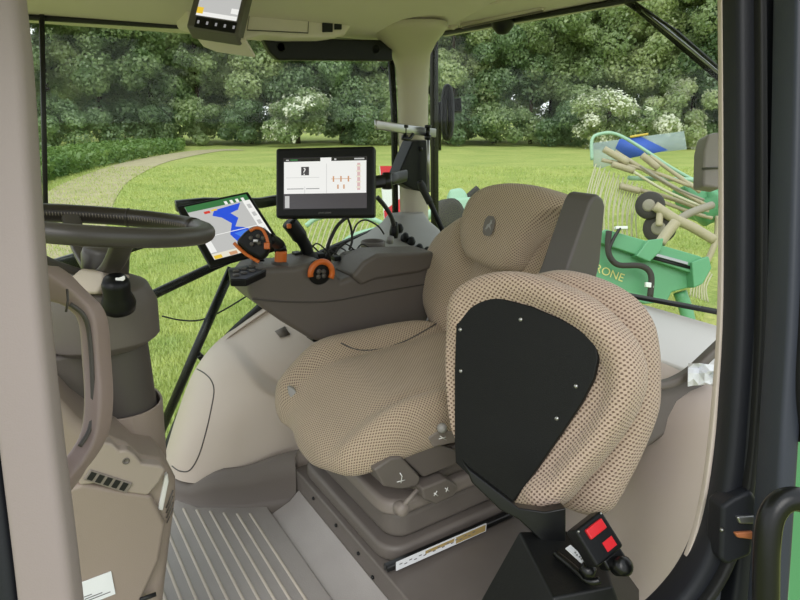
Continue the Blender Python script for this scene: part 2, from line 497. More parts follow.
rng = np.random.default_rng(7)
def quads_mesh(name, cen, nor, size, material, aspect=1.0, parent=None, loc=None, spin=True):
    """many small leaves as one mesh: cen (n,3), nor (n,3), size (n,)"""
    n = len(cen)
    nor = nor / (np.linalg.norm(nor, axis=1, keepdims=True) + 1e-9)
    rnd = rng.normal(size=(n, 3))
    u = np.cross(nor, rnd); u /= (np.linalg.norm(u, axis=1, keepdims=True) + 1e-9)
    v = np.cross(nor, u)
    su = (size / 2)[:, None]; sv = su * aspect
    fold = nor * su * 0.35
    vs = np.stack([cen - u * su, cen - v * sv + fold, cen + u * su, cen + v * sv + fold], 1).reshape(-1, 3)
    me = bpy.data.meshes.new(name)
    me.vertices.add(4 * n); me.vertices.foreach_set('co', vs.astype(np.float32).ravel())
    me.loops.add(4 * n); me.loops.foreach_set('vertex_index', np.arange(4 * n, dtype=np.int32))
    me.polygons.add(n); me.polygons.foreach_set('loop_start', np.arange(0, 4 * n, 4, dtype=np.int32)); me.polygons.foreach_set('loop_total', np.full(n, 4, dtype=np.int32))
    me.update(calc_edges=True); me.validate()
    me.materials.append(M[material])
    o = bpy.data.objects.new(name, me); COL.objects.link(o)
    if parent: o.parent = parent
    if loc is not None: o.location = loc
    return o
def crown(seed, h, rad, z0, nblob, nleaf, lsize):
    r = np.random.default_rng(seed)
    bc = []
    while len(bc) < nblob:
        p = r.uniform(-1, 1, 3)
        if p @ p > 1: continue
        zz = (p[2] + 1) / 2
        wid = rad * (0.75 + 0.35 * sin(pi * min(1, zz * 1.1)))
        bc.append((p[0] * wid, p[1] * wid, z0 + zz * (h - z0), r.uniform(0.22, 0.42) * rad))
    bc = np.array(bc)
    k = r.integers(0, nblob, nleaf)
    d = r.normal(size=(nleaf, 3)); d /= np.linalg.norm(d, axis=1, keepdims=True)
    rr = bc[k, 3] * r.uniform(0.55, 1.08, nleaf)
    cen = bc[k, :3] + d * rr[:, None] * np.array([1, 1, 0.75])
    nor = d + r.normal(size=(nleaf, 3)) * 0.55 + np.array([0, 0, 0.25])
    size = lsize * r.uniform(0.6, 1.3, nleaf)
    ok = cen[:, 2] > 0.1
    return cen[ok], nor[ok], size[ok]
def trunk_part(name, parent, h, r, seed, lean=0.4):
    rr = random.Random(seed); mb = MB()
    top = Vector((rr.uniform(-lean, lean), rr.uniform(-lean, lean), h))
    pts = spline([(0, 0, -0.1), (top.x * 0.3 + rr.uniform(-.2, .2), top.y * 0.3, h * 0.35), (top.x * .7, top.y * .7 + rr.uniform(-.2, .2), h * 0.7), top], 4)
    mb.tube(pts, [r * (1 - 0.75 * i / (len(pts) - 1)) for i in range(len(pts))], 8)
    for k in range(7):
        a = rr.uniform(0, 2 * pi); z = h * rr.uniform(0.3, 0.8); L = rr.uniform(1.2, 2.6)
        b = Vector((top.x * z / h, top.y * z / h, z))
        mb.tube([b, b + Vector((cos(a) * L * .5, sin(a) * L * .5, L * .45)), b + Vector((cos(a) * L, sin(a) * L, L * .7))], [r * .35, r * .22, r * .08], 6)
    me_o = put(name, mb.v, mb.f, 'bark', parent=None)
    me_o.parent = parent; me_o.location = me_o.location  # local to the tree's base
    return me_o
TREES = []
def tree_proto(seed, h, rad, z0, leafm, nleaf=42000, lsize=0.27, r=0.22):
    t = bpy.data.objects.new('tree', None); COL.objects.link(t); ORG[t.name] = Vector((0, 0, 0))
    c, n, s = crown(seed, h, rad, z0, 52, nleaf, lsize)
    quads_mesh('foliage', c, n, s, leafm, 0.75, t)
    trunk_part('trunk', t, h * 0.8, r, seed)
    return t
def copy_tree(o, loc, rz, sc, label, cat, group=None):
    c = o.copy(); COL.objects.link(c)
    c.location = loc; c.rotation_euler = (0, 0, rz); c.scale = (sc, sc, sc)
    for ch in o.children:
        d = ch.copy(); COL.objects.link(d); d.parent = c
    tag(c, label, cat, group)
    return c
protos = [tree_proto(11, 17, 4.2, .6, 'leaves_mid'), tree_proto(12, 17, 3.9, .8, 'leaves_dark'), tree_proto(13, 18, 4.2, .6, 'leaves_pale'), tree_proto(14, 17, 3.8, 1.0, 'leaves_mid', 36000)]
rt2 = Vector((cos(YAW), sin(YAW), 0)); fw2 = Vector((sin(-YAW), cos(YAW), 0))
def field_pt(px, dist):
    """meadow point seen at column px, dist metres ahead"""
    return fw2 * dist + rt2 * ((px - 400) / FPX * dist * 0.985) + Vector((0, 0, GZ))
rnd = random.Random(3)
front = [(18, 46, 0, .92), (62, 50, 2, .95), (112, 51, 0, 1.0), (160, 53, 3, 1.05), (206, 55, 0, .98), (254, 56, 2, 1.0), (300, 57, 1, 1.02), (344, 57, 1, .98), (386, 57, 3, 1.05),
         (452, 56, 2, .95), (492, 57, 1, 1.0), (528, 56, 0, .9), (566, 55, 3, 1.04), (604, 55, 0, .98), (642, 54, 2, 1.0), (684, 52, 0, 1.0), (722, 50, 1, 1.0)]
WHO = ['first', 'second', 'third', 'fourth', 'fifth', 'sixth', 'seventh', 'eighth', 'ninth', 'tenth', 'eleventh', 'twelfth', 'thirteenth', 'fourteenth', 'fifteenth', 'sixteenth', 'seventeenth']
used = set()
for i, (px, d, k, s) in enumerate(front):
    look = ['mid green leafy tree', 'dark green leafy tree', 'pale green leafy tree', 'slim mid green tree'][k]
    lab = f"{look}, {WHO[i]} from the left in the front tree row"
    p = field_pt(px, d)
    if k not in used:
        o = protos[k]; used.add(k); o.location = p; o.rotation_euler = (0, 0, rnd.uniform(0, 6)); o.scale = (s, s, s)
        tag(o, lab, 'tree', 'trees in the front row of the tree line')
    else:
        copy_tree(protos[k], p, rnd.uniform(0, 6), s, lab, 'tree', 'trees in the front row of the tree line')
for i in range(20):
    px = 0 + i * 42 + rnd.uniform(-8, 8)
    copy_tree(protos[(i * 3 + 1) % 4], field_pt(px, 63 + rnd.uniform(-1.5, 2)), rnd.uniform(0, 6), 1.0 + rnd.uniform(-.06, .1), 'tall leafy tree in the back row, half hidden behind the front row of trees', 'tree', 'trees in the back row of the tree line')

def bush(px, d, h, rad, leafm, nleaf, label, blossoms=0, seed=1, cat='bush', group=None, leaf=0.24):
    p = field_pt(px, d)
    t = bpy.data.objects.new('flowering_bush' if blossoms else 'bush', None); COL.objects.link(t); t.location = p; ORG[t.name] = Vector(p)
    tag(t, label, cat, group)
    c, n, s = crown(seed, h, rad, 0.0, 14, nleaf, leaf)
    quads_mesh('foliage', c, n, s, leafm, 0.75, t)
    if blossoms:
        r = np.random.default_rng(seed + 50)
        bi = r.choice(len(c), blossoms, False)
        base = c[bi]; out = base - np.array([0, 0, h * 0.4]); out /= np.linalg.norm(out, axis=1, keepdims=True)
        cc, nn, ss = [], [], []
        for b_, o_ in zip(base, out):
            b2 = b_ + o_ * 0.18
            for _ in range(7):
                cc.append(b2 + r.normal(size=3) * 0.1); nn.append(o_ + r.normal(size=3) * .3 + np.array([0, 0, .5])); ss.append(r.uniform(.1, .24))
        quads_mesh('blossoms', np.array(cc), np.array(nn), np.array(ss), 'blossom_white', 0.9, t)
    return t
bush(306, 51, 4.2, 2.6, 'leaves_mid', 6000, 'white blossoming bush at the wood edge right above the big monitor', 380, 21)
bush(598, 47, 4.4, 2.4, 'leaves_pale', 6000, 'left one of two white blossoming bushes beyond the rear window, low and wide', 560, 22)
bush(676, 46, 5.6, 2.3, 'leaves_pale', 6000, 'tall white blossoming bush beside the rear wiper, right one of the two', 560, 23)
bush(640, 47, 3.2, 1.9, 'leaves_mid', 1800, 'small green bush with few white blossoms between two blossoming bushes', 60, 24)
k = 0
for px, d, h, r_, lm in ((70, 47, 3.0, 2.2, 'leaves_dark'), (140, 50, 2.6, 2.6, 'leaves_dark'), (200, 52, 2.4, 2.4, 'leaves_mid'), (250, 53, 2.6, 2.4, 'leaves_dark'), (352, 54, 3, 2.6, 'leaves_dark'),
                         (400, 54, 3, 2.6, 'leaves_mid'), (460, 53, 2.6, 2.4, 'leaves_dark'), (505, 53, 2.6, 2.4, 'leaves_mid'), (552, 52, 2.6, 2.4, 'leaves_dark'), (715, 47, 3.4, 2.0, 'leaves_dark')):
    bush(px, d, h * 1.55, r_ * 1.2, lm, 6000, f'low {"dark" if "dark" in lm else "mid"} green undergrowth bush, {WHO[k]} from the left along the tree line foot', 0, 30 + k, group='undergrowth bushes along the tree line foot')
    k += 1

copy_tree(protos[1], field_pt(546, 60), 1.0, 1.0, 'dark tree in the second row, in the gap above the driver seat backrest', 'tree', None)
# weeds on the bank left of the track
def weeds():
    cen = []
    r = np.random.default_rng(5)
    poly = []
    for _ in range(9000):
        t = r.uniform(0, 1); px = 20 + 165 * t
        yb = 196 - 46 * t ** 0.6 + r.uniform(-22, 3) * (1 - 0.75 * t)
        if yb < 147.5: continue
        p = PZ(px, yb, GZ)
        cen.append((p.x, p.y, GZ + r.uniform(0.05, 0.75)))
    cen = np.array(cen); nor = r.normal(size=cen.shape) + np.array([0, 0, .6])
    o = quads_mesh('tall_weeds', cen, nor, r.uniform(.15, .4, len(cen)), 'weeds_green', 0.5)
    tag(o, 'tall green weeds and nettles on the bank left of the track', 'weeds', None, 'stuff')
weeds()
def grass():
    r = np.random.default_rng(9)
    n = 150000
    px = np.where(r.uniform(size=n) < .62, r.uniform(30, 400, n), r.uniform(425, 720, n))
    dist = 3.6 * (30 / 3.6) ** (r.uniform(size=n) ** 1.25)
    d = np.array([cos(0)])
    fwv = np.array(fw2); rtv = np.array(rt2)
    base = fwv[None] * dist[:, None] + rtv[None] * (((px - 400) / FPX) * dist)[:, None]
    base[:, 2] = GZ
    sc = 0.6 + dist / 14
    h = r.uniform(0.03, 0.075, n) * sc ** .5
    w = r.uniform(0.004, 0.008, n) * sc
    a = r.uniform(0, 2 * pi, n); lean = r.uniform(0.2, 1.1, n)
    u = np.stack([np.cos(a), np.sin(a), np.zeros(n)], 1); q = np.stack([-np.sin(a), np.cos(a), np.zeros(n)], 1)
    tip = base + q * (h * lean)[:, None] + np.array([0, 0, 1]) * h[:, None]
    vs = np.stack([base - u * w[:, None], base + u * w[:, None], tip], 1).reshape(-1, 3)
    me = bpy.data.meshes.new('grass')
    me.vertices.add(3 * n); me.vertices.foreach_set('co', vs.astype(np.float32).ravel())
    me.loops.add(3 * n); me.loops.foreach_set('vertex_index', np.arange(3 * n, dtype=np.int32))
    me.polygons.add(n); me.polygons.foreach_set('loop_start', np.arange(0, 3 * n, 3, dtype=np.int32)); me.polygons.foreach_set('loop_total', np.full(n, 3, dtype=np.int32))
    me.update(calc_edges=True)
    me.materials.append(M['grass_blade'])
    o = bpy.data.objects.new('grass', me); COL.objects.link(o)
    tag(o, 'short mown grass of the meadow around the tractor', 'grass', None, 'stuff')
grass()

# ================================================================== CAB SHELL
put_s = dict(structure=True)
WY = 1.97      # right window plane
WX = 1.50      # rear window plane
MB().box((0.72, 1.17, -0.03), (1.7, 1.66, 0.06)).put('floor', 'kick_grey', structure=True)

# ribbed rubber mat
def floor_mat():
    mb = MB()
    mb.prism([(-.16, .67, 0), (.50, .67, 0), (.50, 1.50, 0), (.42, 1.545, 0), (.325, 1.61, 0), (.285, 1.68, 0), (-.16, 1.68, 0)], (0, 0, .008), mi=0)
    for k in range(19):
        x = -0.12 + 0.0315 * k
        y1 = 1.655 if x < .28 else (1.655 - (x - .28) * .9 if x < .40 else 1.545 - (x - .40) * .62)
        mb.prism([(x - .0045, .69, .008), (x - .0025, .69, .0108), (x + .0025, .69, .0108), (x + .0045, .69, .008)], (0, y1 - .02 - .69, 0), mi=1)
    o = mb.put('floor_mat', ['mat_rubber', 'mat_ridge'], bevel=0.001, seg=1)
    tag(o, 'ribbed grey rubber floor mat in front of the driver seat', 'floor mat')
floor_mat()

# roof and its lining
sec = [(2.12, 1.372), (2.0, 1.372), (1.80, 1.392), (1.5, 1.44), (1.1, 1.50), (0.40, 1.50), (0.40, 1.62), (2.12, 1.62)]
MB().prism([(-0.35, y, z) for y, z in sec], (1.66, 0, 0)).put('ceiling', 'headliner', bevel=0.01, structure=True)
# header over the rear window
MB().prism([(1.29, 0.4, 1.436), (1.60, 0.4, 1.430), (1.63, 0.4, 1.47), (1.63, 0.4, 1.60), (1.29, 0.4, 1.60)], (0, 1.72, 0)).put('trim_1', 'headliner', bevel=0.008, structure=True)

# right rear pillar with flared head
def pillar():
    mb = MB(); rings = []
    for px0, px1, y in ((374, 440, 26), (379, 438, 34), (385, 434, 43), (391, 431, 54), (395, 430, 68), (397, 429, 90), (398, 428.5, 130), (399, 428, 180), (400, 429, 222), (397, 433, 236), (392, 441, 248), (388, 448, 262)):
        yy = 1.95 - .14 * (1 - sm(y, 28, 66)); c = PY((px0 + px1) / 2, y, yy); w = (PY(px1, y, yy) - PY(px0, y, yy)).length * 0.43; dp = .75 + .75 * (1 - sm(y, 28, 60))
        rings.append([c + Vector((cos(a) * w, sin(a) * w * dp, 0)) for a in [2 * pi * k / 28 for k in range(28)]])
    mb.loft(rings).put('trim_2', 'pillar_beige', structure=True)
pillar()
# black seals beside it
MB().loft(sweep([PY(391, 60, WY + .02), PY(394, 110, WY + .02), PY(396, 262, WY + .02)], rrect(.022, .02), (0, 1, 0))).put('trim_3', 'black_rubber', structure=True)
MB().loft(sweep([PX(434, 36, WX + .02), PX(434, 60, WX + .02), PX(435, 270, WX + .02)], rrect(.03, .028), (1, 0, 0))).put('trim_4', 'black_rubber', structure=True)

# right window: glass, lower black frame that climbs along the wheel cover
def window_right():
    mb = MB()
    low = [PY(x, y, WY) for x, y in ((30, 520), (165, 455), (222, 346), (262, 306), (300, 266), (328, 251), (382, 229), (396, 226))]
    top = [PY(396, 40, WY), PY(20, 16, WY)]
    pts = low + top
    mb.prism(pts, (0, 0.005, 0))
    w = mb.put('window_1', 'glass', smooth=False, structure=True)
    fr = MB()
    fr.loft(sweep(spline([PY(x, y, WY) for x, y in ((166, 452), (186, 405), (222, 345), (262, 305.5), (300, 266.5), (328, 251), (382, 229), (398, 223))], 5), rrect(.026, .03), (0, 1, 0)))
    fr.loft(sweep([PY(20, 17, WY), PY(396, 40, WY)], rrect(.012, .02), (0, 1, 0)))
    fr.loft(sweep([PY(41.5, 10, WY), PY(46, 230, WY)], rrect(.012, .03), (0, 1, 0)))
    fr.loft(sweep([PY(300, 270, WY), PY(328, 257, WY), PY(382, 236, WY), PY(396, 231, WY)], rrect(.06, .036), (0, 1, 0)))
    fr.put('window_frame', 'black_rubber', w)
window_right()
def window_rear():
    mb = MB()
    mb.prism([PX(434, 30, WX), PX(740, -30, WX), PX(740, 318, WX), PX(690, 304, WX), PX(434, 250, WX)], (0.005, 0, 0))
    w = mb.put('window_2', 'glass', smooth=False, structure=True)
    fr = MB()
    fr.loft(sweep([PX(430, 36, WX), PX(720, -17, WX)], rrect(.014, .02), (1, 0, 0)))
    fr.loft(sweep([PX(600, 290, WX), PX(740, 316, WX)], rrect(.009, .03), (1, 0, 0)))
    fr.put('window_frame', 'black_rubber', w)
window_rear()

# wheel cover at the right: beige moulding over a grey kick panel
def wall_right():
    rings = []
    plan = {0.07: [(.40, 1.99), (.325, 1.93), (.285, 1.80), (.29, 1.70), (.34, 1.635), (.44, 1.575), (.58, 1.53), (.80, 1.52), (1.35, 1.52)],
            0.16: [(.43, 1.99), (.36, 1.93), (.325, 1.80), (.33, 1.70), (.38, 1.64), (.47, 1.58), (.60, 1.54), (.80, 1.525), (1.35, 1.525)],
            0.28: [(.48, 1.99), (.425, 1.95), (.395, 1.82), (.405, 1.72), (.45, 1.655), (.53, 1.60), (.65, 1.56), (.82, 1.535), (1.35, 1.535)],
            0.365: [(.54, 1.99), (.50, 1.955), (.475, 1.85), (.485, 1.76), (.53, 1.69), (.60, 1.63), (.70, 1.585), (.84, 1.55), (1.35, 1.55)],
            0.42: [(.62, 1.99), (.595, 1.96), (.58, 1.89), (.59, 1.80), (.63, 1.73), (.69, 1.67), (.77, 1.62), (.88, 1.58), (1.35, 1.575)],
            0.47: [(.71, 1.99), (.69, 1.965), (.685, 1.91), (.70, 1.84), (.73, 1.775), (.78, 1.72), (.84, 1.67), (.93, 1.63), (1.35, 1.62)],
            0.53: [(.82, 1.99), (.81, 1.97), (.81, 1.93), (.825, 1.88), (.85, 1.82), (.88, 1.77), (.93, 1.72), (1.0, 1.68), (1.35, 1.67)],
            0.56: [(.90, 1.99), (.90, 1.98), (.90, 1.95), (.91, 1.91), (.93, 1.87), (.96, 1.83), (1.0, 1.79), (1.06, 1.76), (1.35, 1.75)]}
    for z in sorted(plan): rings.append(spline([(x, y, z) for x, y in plan[z]], 4))
    cols = [spline([rg[k] for rg in rings], 14) for k in range(len(rings[0]))]
    rows = [[c[i] for c in cols] for i in range(len(cols[0]))]
    rows = [spline(rw, 5) for rw in rows]
    # moulded storage recess under the armrest
    def dent2(p):
        ax_ = max(0, (.74 - p.x) / .225); qz = max(0, (.47 - p.z) / .19)
        dd = (ax_ ** 3 + qz ** 3) ** (1 / 3)
        return .055 * sm(1 - dd, 0.0, .16)
    rows = [[p + Vector((.25, .95, -.1)) * dent2(p) * sm(1.93 - p.y, 0, .06) for p in rw] for rw in rows]
    mb = MB().loft(rows, closed=False)
    w = mb.put('wall_right', 'cover_beige', structure=True)
    # the moulded seam of the removable front cover
    sm_ = [PY(x, y, 1.72) for x, y in ((196, 366), (206, 372), (213.5, 384), (213, 402), (206, 428), (196, 455), (184, 479))]
    dg = bpy.context.evaluated_depsgraph_get(); ev = w.evaluated_get(dg); me = ev.to_mesh()
    from mathutils.bvhtree import BVHTree
    mw = Matrix.Translation(w.location)
    bv = BVHTree.FromPolygons([mw @ q.co for q in me.vertices], [tuple(p.vertices) for p in me.polygons])
    ev.to_mesh_clear()
    def on(x, y, lift=0.0):
        d = _ray(x, y).normalized(); hit = bv.ray_cast(_C, d)
        return hit[0] + (hit[1] if hit[1].dot(d) < 0 else -hit[1]) * lift if hit[0] else None
    def line(name, pts, rad, m):
        q = [on(p.x, p.y, .0) for p in spline([(a, b, 0) for a, b in pts], 6)]
        MB().tube([p for p in q if p is not None], rad, 6).put(name, m, w)
    line('panel_seam', ((197, 369), (204, 373), (211, 380), (214, 390), (212, 405), (207, 428), (199, 455), (190, 470), (180, 471), (172, 466)), .0022, 'taupe_dark')
    lt = [on(a, b, .004) for a, b in ((275, 332), (285, 327), (290, 335), (280, 338))]
    if all(p is not None for p in lt): MB().prism(lt, (0, -.004, 0)).put('catch', 'kick_grey', w)
    return w
wr = wall_right()
def kick():
    foot = spline([(.245, 1.97, 0), (.262, 1.80, 0), (.275, 1.70, 0), (.325, 1.620, 0), (.42, 1.550, 0), (.50, 1.51, 0), (.585, 1.475, 0)], 5)
    n_ = len(foot) - 1
    rings = []
    for f_, k in ((0.0, -0.03), (0.0, -.028), (0.06, -0.004), (0.16, .0), (.55, .004), (1.0, .006), (1.03, .03)):
        ring = []
        for i, p in enumerate(foot):
            t = i / n_
            zt = .055 + .06 * sm(t, .42, .62) + .045 * sm(t, .6, 1.0)
            ring.append(Vector((p.x + k, p.y + k * .8, f_ * zt)))
        rings.append(ring)
    MB().loft(rings, closed=False).put('wall_kick', 'kick_grey', structure=True)
kick()

# left wheel cover, between the door post and the passenger seat
def wall_left():
    rings = []
    for s, z in ((0, -0.0), (.25, .17), (.5, .34), (.75, .5), (.9, .575), (1, .60)):
        dx = .10 * s ** 2 + (0.05 if s > .95 else 0)
        rings.append(spline([(.90 + dx + .10 * s, .46, z), (.93 + dx + .05 * s, .56, z), (1.0 + dx, .68, z), (1.02 + dx, .80, z), (1.06 + dx, .88, z), (1.25, .93 - .04 * s, z)], 5))
    MB().loft(rings, closed=False).put('wall_left', 'fender_beige', sub=1, structure=True)
wall_left()

# ================================================================== FURNITURE OF THE CAB
# riser under the seats
def riser():
    mb = MB()
    mb.prism([(.592, .40, 0), (.592, .40, .108), (1.45, .40, .108), (1.45, .40, 0)], (0, 1.10, 0))
    o = mb.put('trim_5', 'base_taupe', bevel=.006, structure=True)
    b = MB()
    for y, z in ((1.36, .085), (1.22, .085), (1.10, .08), (1.03, .06)):
        b.lathe((.592, y, z), (-1, 0, 0), [(.005, 0), (.005, .004), (.002, .006)], 10)
    b.put('bolts', 'black_metal', o)
    mb = MB().prism([(.50, .45, .0), (.592, .45, .0), (.592, .45, .05), (.56, .45, .022)], (0, 1.02, 0))
    mb.put('trim_6', 'mat_rubber', bevel=.004, structure=True)
riser()

# ---------------------------------------------------------------- operator's seat
def operator_seat():
    t = thing('driver_seat', "driver's seat in brown woven fabric on a taupe suspension base", 'seat', (.82, 1.21, .125))
    # suspension
    def plate(name, x0, y0, x1, y1, z0, z1, m, r=.12, bv=.012, flare=0):
        cx, cy = (x0 + x1) / 2, (y0 + y1) / 2
        rr = rrect(x1 - x0, y1 - y0, r, 5)
        return MB().loft([[Vector((cx + a * (1 - flare), cy + b * (1 - flare), z1)) for a, b in rr], [Vector((cx + a, cy + b, z0)) for a, b in rr]]).put(name, m, t, bevel=bv, seg=3)
    plate('base_flange', .605, .985, 1.16, 1.475, .108, .150, 'base_taupe')
    plate('bellows', .630, 1.005, 1.15, 1.462, .150, .222, 'base_taupe', flare=.02, bv=.018)
    plate('lower_frame', .612, .995, 1.16, 1.470, .226, .262, 'base_light', flare=.03)
    plate('upper_frame', .665, 1.015, 1.14, 1.45, .262, .335, 'base_taupe', flare=.05, bv=.02)
    ft = Frame(PX(321, 481, .6105), PX(350, 514, .6105), PX(319, 490, .6105))
    v_, f_ = text_mesh('GRAMMER', .021, ft, .02, 1.0, .0006)
    put('maker_lettering', v_, f_, 'taupe_dark', t, smooth=False)
    plate('seat_pan', .64, 1.0, 1.14, 1.44, .335, .362, 'taupe')
    # levers with pictograms on the near side
    def lever(name, pts, y, dy, m='base_taupe', icon=None):
        o = MB().prism([PY(a, b, y) for a, b in pts], (0, dy, 0)).put(name, m, t, bevel=.006)
        if icon:
            ib = MB()
            for q in icon:
                ib.tube([PY(a, b, y - .0012) for a, b in q], .0011, 5)
            ib.put('pictogram', 'white', o)
        return o
    lever('height_lever', [(374, 470), (392, 458), (402, 457), (421, 478), (418, 486), (402, 490), (384, 487)], .965, .06, 'base_taupe', [[(397, 482), (405, 480)], [(401, 483), (402, 476), (400, 473)]])
    lever('side_cover', [(401, 457), (436, 443), (459, 452), (459, 464), (424, 478)], .975, .08, 'taupe')
    lever('damper_tab', [(422, 489), (447, 479), (459, 486), (455, 496), (436, 505), (424, 500)], .955, .05, 'base_taupe', [[(434, 493), (438, 496)], [(437, 491), (434, 496)], [(445, 488), (449, 491)], [(448, 487), (446, 492)]])
    lever('upper_tab', [(428, 438), (440, 430), (457, 433), (457, 443), (434, 448)], .965, .05, 'base_light', [[(439, 439), (446, 437)], [(440, 436), (446, 440)]])
    k = MB().lathe(PY(402, 509, .95), (0, -1, .25), [(.001, -.02), (.012, -.02), (.016, -.012), (.016, .006), (.012, .012), (.001, .013)], 18).put('weight_knob', 'base_light', t)
    MB().tube([PY(404, 505, .944), PY(417, 490, .95)], .005, 8).put('knob_arm', 'base_light', t)
    MB().lathe(PY(442, 428, .955), (0, -1, .2), [(.001, -.012), (.009, -.008), (.012, 0), (.009, .008), (.001, .011)], 14).put('ball_knob', 'grey_plastic', t)
    # label strip and its rail along the foot of the suspension
    fr = Frame(PY(396, 562, .955), PY(486, 523, .955), PY(399, 569, .955))
    mb = MB(); fr.slab(mb, 0, 0, 1, 1, 0, .002)
    lab = mb.put('warning_label', 'paper', t, smooth=False)
    decals(fr, 'label_print', [(.30, .12, .62, .5, 'gold_label'), (.64, .1, .99, .9, 'gold_label')] + [(.03 + .05 * i, .3 + .2 * (i % 2), .06 + .05 * i, .42 + .2 * (i % 2), 'label_grey') for i in range(17)], lab, d=.0024)
    MB().loft(sweep([PY(386, 568, .972), PY(512, 513, .972)], rrect(.016, .02), (0, 1, 0))).put('slide_rail', 'black_metal', t)
    # cushion
    outl = [(.492, 1.07), (.490, 1.20), (.512, 1.30), (.508, 1.375), (.54, 1.435), (.70, 1.465), (.92, 1.45), (1.07, 1.40), (1.09, 1.2), (1.07, 1.02), (.92, .985), (.70, .968), (.535, .992)]
    def bol(x, y):
        d = abs(y - 1.2)
        return .030 * sm(d, .13, .20) * (1 - .5 * sm(x, .85, 1.05)) - .012 * math.exp(-((d - .145) / .018) ** 2) * sm(x, .58, .7) - .02 * (1 - sm(x, .50, .66)) + .012 * math.exp(-((x - .98) / .1) ** 2)
    def fm(x, y, h, s):
        w = sm(h, -.03, .06)
        droop = -.035 * (1 - sm(x, .5, .70))
        return (x, y, .417 + h + (bol(x, y) + .016 * sm(y, 1.15, 1.42) * sm(x, .52, .66)) * w + droop * (1 + (.75 * sm(y, 1.02, 1.16) - .35) * sm(-h, -.03, .0)))
    prof = [(.0, .075)] + [(k / 14, .075) for k in range(1, 11)] + [(.79, .074), (.86, .069), (.92, .060), (.965, .046), (.99, .028), (1.0, .010), (.998, -.006), (.985, -.018), (.95, -.025), (.88, -.027), (.6, -.027), (0, -.027)]
    c = pillow('seat_cushion', outl, fm, prof, 'fabric', t)
    for sgn in (1,):
        pts = [fm(x, 1.2 + sgn * d, .0755, .5) for x, d in ((.70, .175), (.74, .155), (.80, .145), (.88, .145), (.96, .155), (1.02, .17))]
        MB().tube(spline(pts, 5), .0022, 6).put('seam', 'taupe_dark', c)
    MB().prism([PD(x, y, 1.545) for x, y in ((287, 386), (293, 388), (302, 400), (302, 410), (297, 407), (288, 394))], _fw * .05).put('front_adjuster', 'grey_plastic', t, bevel=.004)
    # backrest
    TB = radians(15)
    bx, bz = 1.085, .43
    nrm = Vector((-cos(TB), 0, sin(TB)))
    def bf(y, c_, h, s):
        d = abs(y - 1.2)
        w = sm(h, -.02, .05)
        hh = h + w * (.042 * sm(d, .125, .20) * (1 - sm(c_, .36, .46)) - .010 * math.exp(-((d - .13) / .016) ** 2) * (1 - sm(c_, .40, .47)) + .02 * math.exp(-((c_ - .15) / .1) ** 2) * (1 - sm(d, .08, .16)) + .014 * sm(c_, .36, .52))
        return Vector((bx + c_ * sin(TB), y, bz + c_ * cos(TB))) + nrm * hh
    sinT, cosT = sin(TB), cos(TB)
    def pb(x, y, off=0.0):
        d = _ray(x, y); o = Vector((bx, 0, bz)) + nrm * off
        p = _C + d * ((o - _C).dot(nrm) / d.dot(nrm))
        q = p - nrm * off - Vector((bx, 0, bz))
        return (p.y, q.x * sinT + q.z * cosT)
    ol = [pb(x, y, .04) for x, y in ((430, 318), (425, 300), (424, 280), (427, 258), (438, 237), (453, 223), (475, 210), (505, 203), (535, 203), (553, 210), (558, 228), (556, 260), (553, 300), (548, 345), (520, 372), (480, 362), (450, 344), (437, 330))]
    prof = [(.0, .052)] + [(k / 14, .052) for k in range(1, 11)] + [(.79, .051), (.86, .047), (.92, .039), (.965, .026), (.99, .010), (1.0, -.012), (.99, -.034), (.95, -.05), (.85, -.055), (.5, -.055), (0, -.055)]
    def bf1(y, c_, h, s):
        d = abs(y - 1.2); w = sm(h, -.02, .05)
        return Vector((bx + c_ * sinT, y, bz + c_ * cosT)) + nrm * (h + w * (.035 * sm(d, .11, .20) * (.2 + .8 * sm(y, 1.1, 1.3)) - .012 * math.exp(-((d - .125) / .018) ** 2)))
    b = pillow('backrest', ol, bf1, prof, 'fabric', t, center=pb(490, 285, .04))
    up = [pb(x, y, .092) for x, y in ((458, 232), (461, 216), (471, 197), (487, 186), (508, 182), (532, 184), (552, 190), (566, 198), (568, 206), (556, 214), (543, 224), (531, 238), (521, 254), (513, 268), (503, 273), (486, 269), (468, 260), (460, 248))]
    p2 = [(.0, .112)] + [(k / 14, .112) for k in range(1, 10)] + [(.72, .111), (.80, .109), (.87, .105), (.93, .096), (.97, .081), (.99, .064), (1.0, .042), (1.0, .015), (.985, .0), (.95, -.03), (.85, -.045), (.5, -.048), (0, -.048)]
    def bf(y, c_, h, s=1):
        return Vector((bx + c_ * sinT, y, bz + c_ * cosT)) + nrm * (h + .012 * sm(c_, .34, .5) * sm(h, 0, .06) )
    upad = pillow('upper_pad', up, bf, p2, 'fabric', t, center=pb(508, 226, .092))
    # emblem: a grey rounded shield with a leaping deer
    ey_, ec_ = pb(494, 227, .10); ec = bf(ey_, ec_, .1135); ex = Vector((0, -1, 0)); ey = Vector((sin(TB), 0, cos(TB)))
    E_ = lambda a, q, d=0: ec + ex * a + ey * q + nrm * d
    eb = MB().add([E_(a, q, .003) for a, q in [(x * .021, y * .027) for x, y in rrect(2, 2, .35, 3)]], [tuple(range(16))])
    em = eb.put('emblem', 'base_taupe', upad, smooth=False)
    deer = [(-.7, -.55), (-.45, -.2), (-.35, .1), (-.05, .22), (.2, .45), (.15, .8), (.3, .62), (.55, .78), (.5, .5), (.68, .36), (.42, .28), (.38, .05), (.6, -.2), (.75, -.55), (.45, -.25), (.1, -.12), (-.1, -.3), (-.5, -.75), (-.3, -.35)]
    MB().add([E_(a * .018, q * .023, .0042) for a, q in deer], [tuple(range(len(deer)))]).put('deer_mark', 'grey_plastic', em, smooth=False)
    # back shell and folded-up armrest
    rr = rrect(.36, .44, .3, 5)
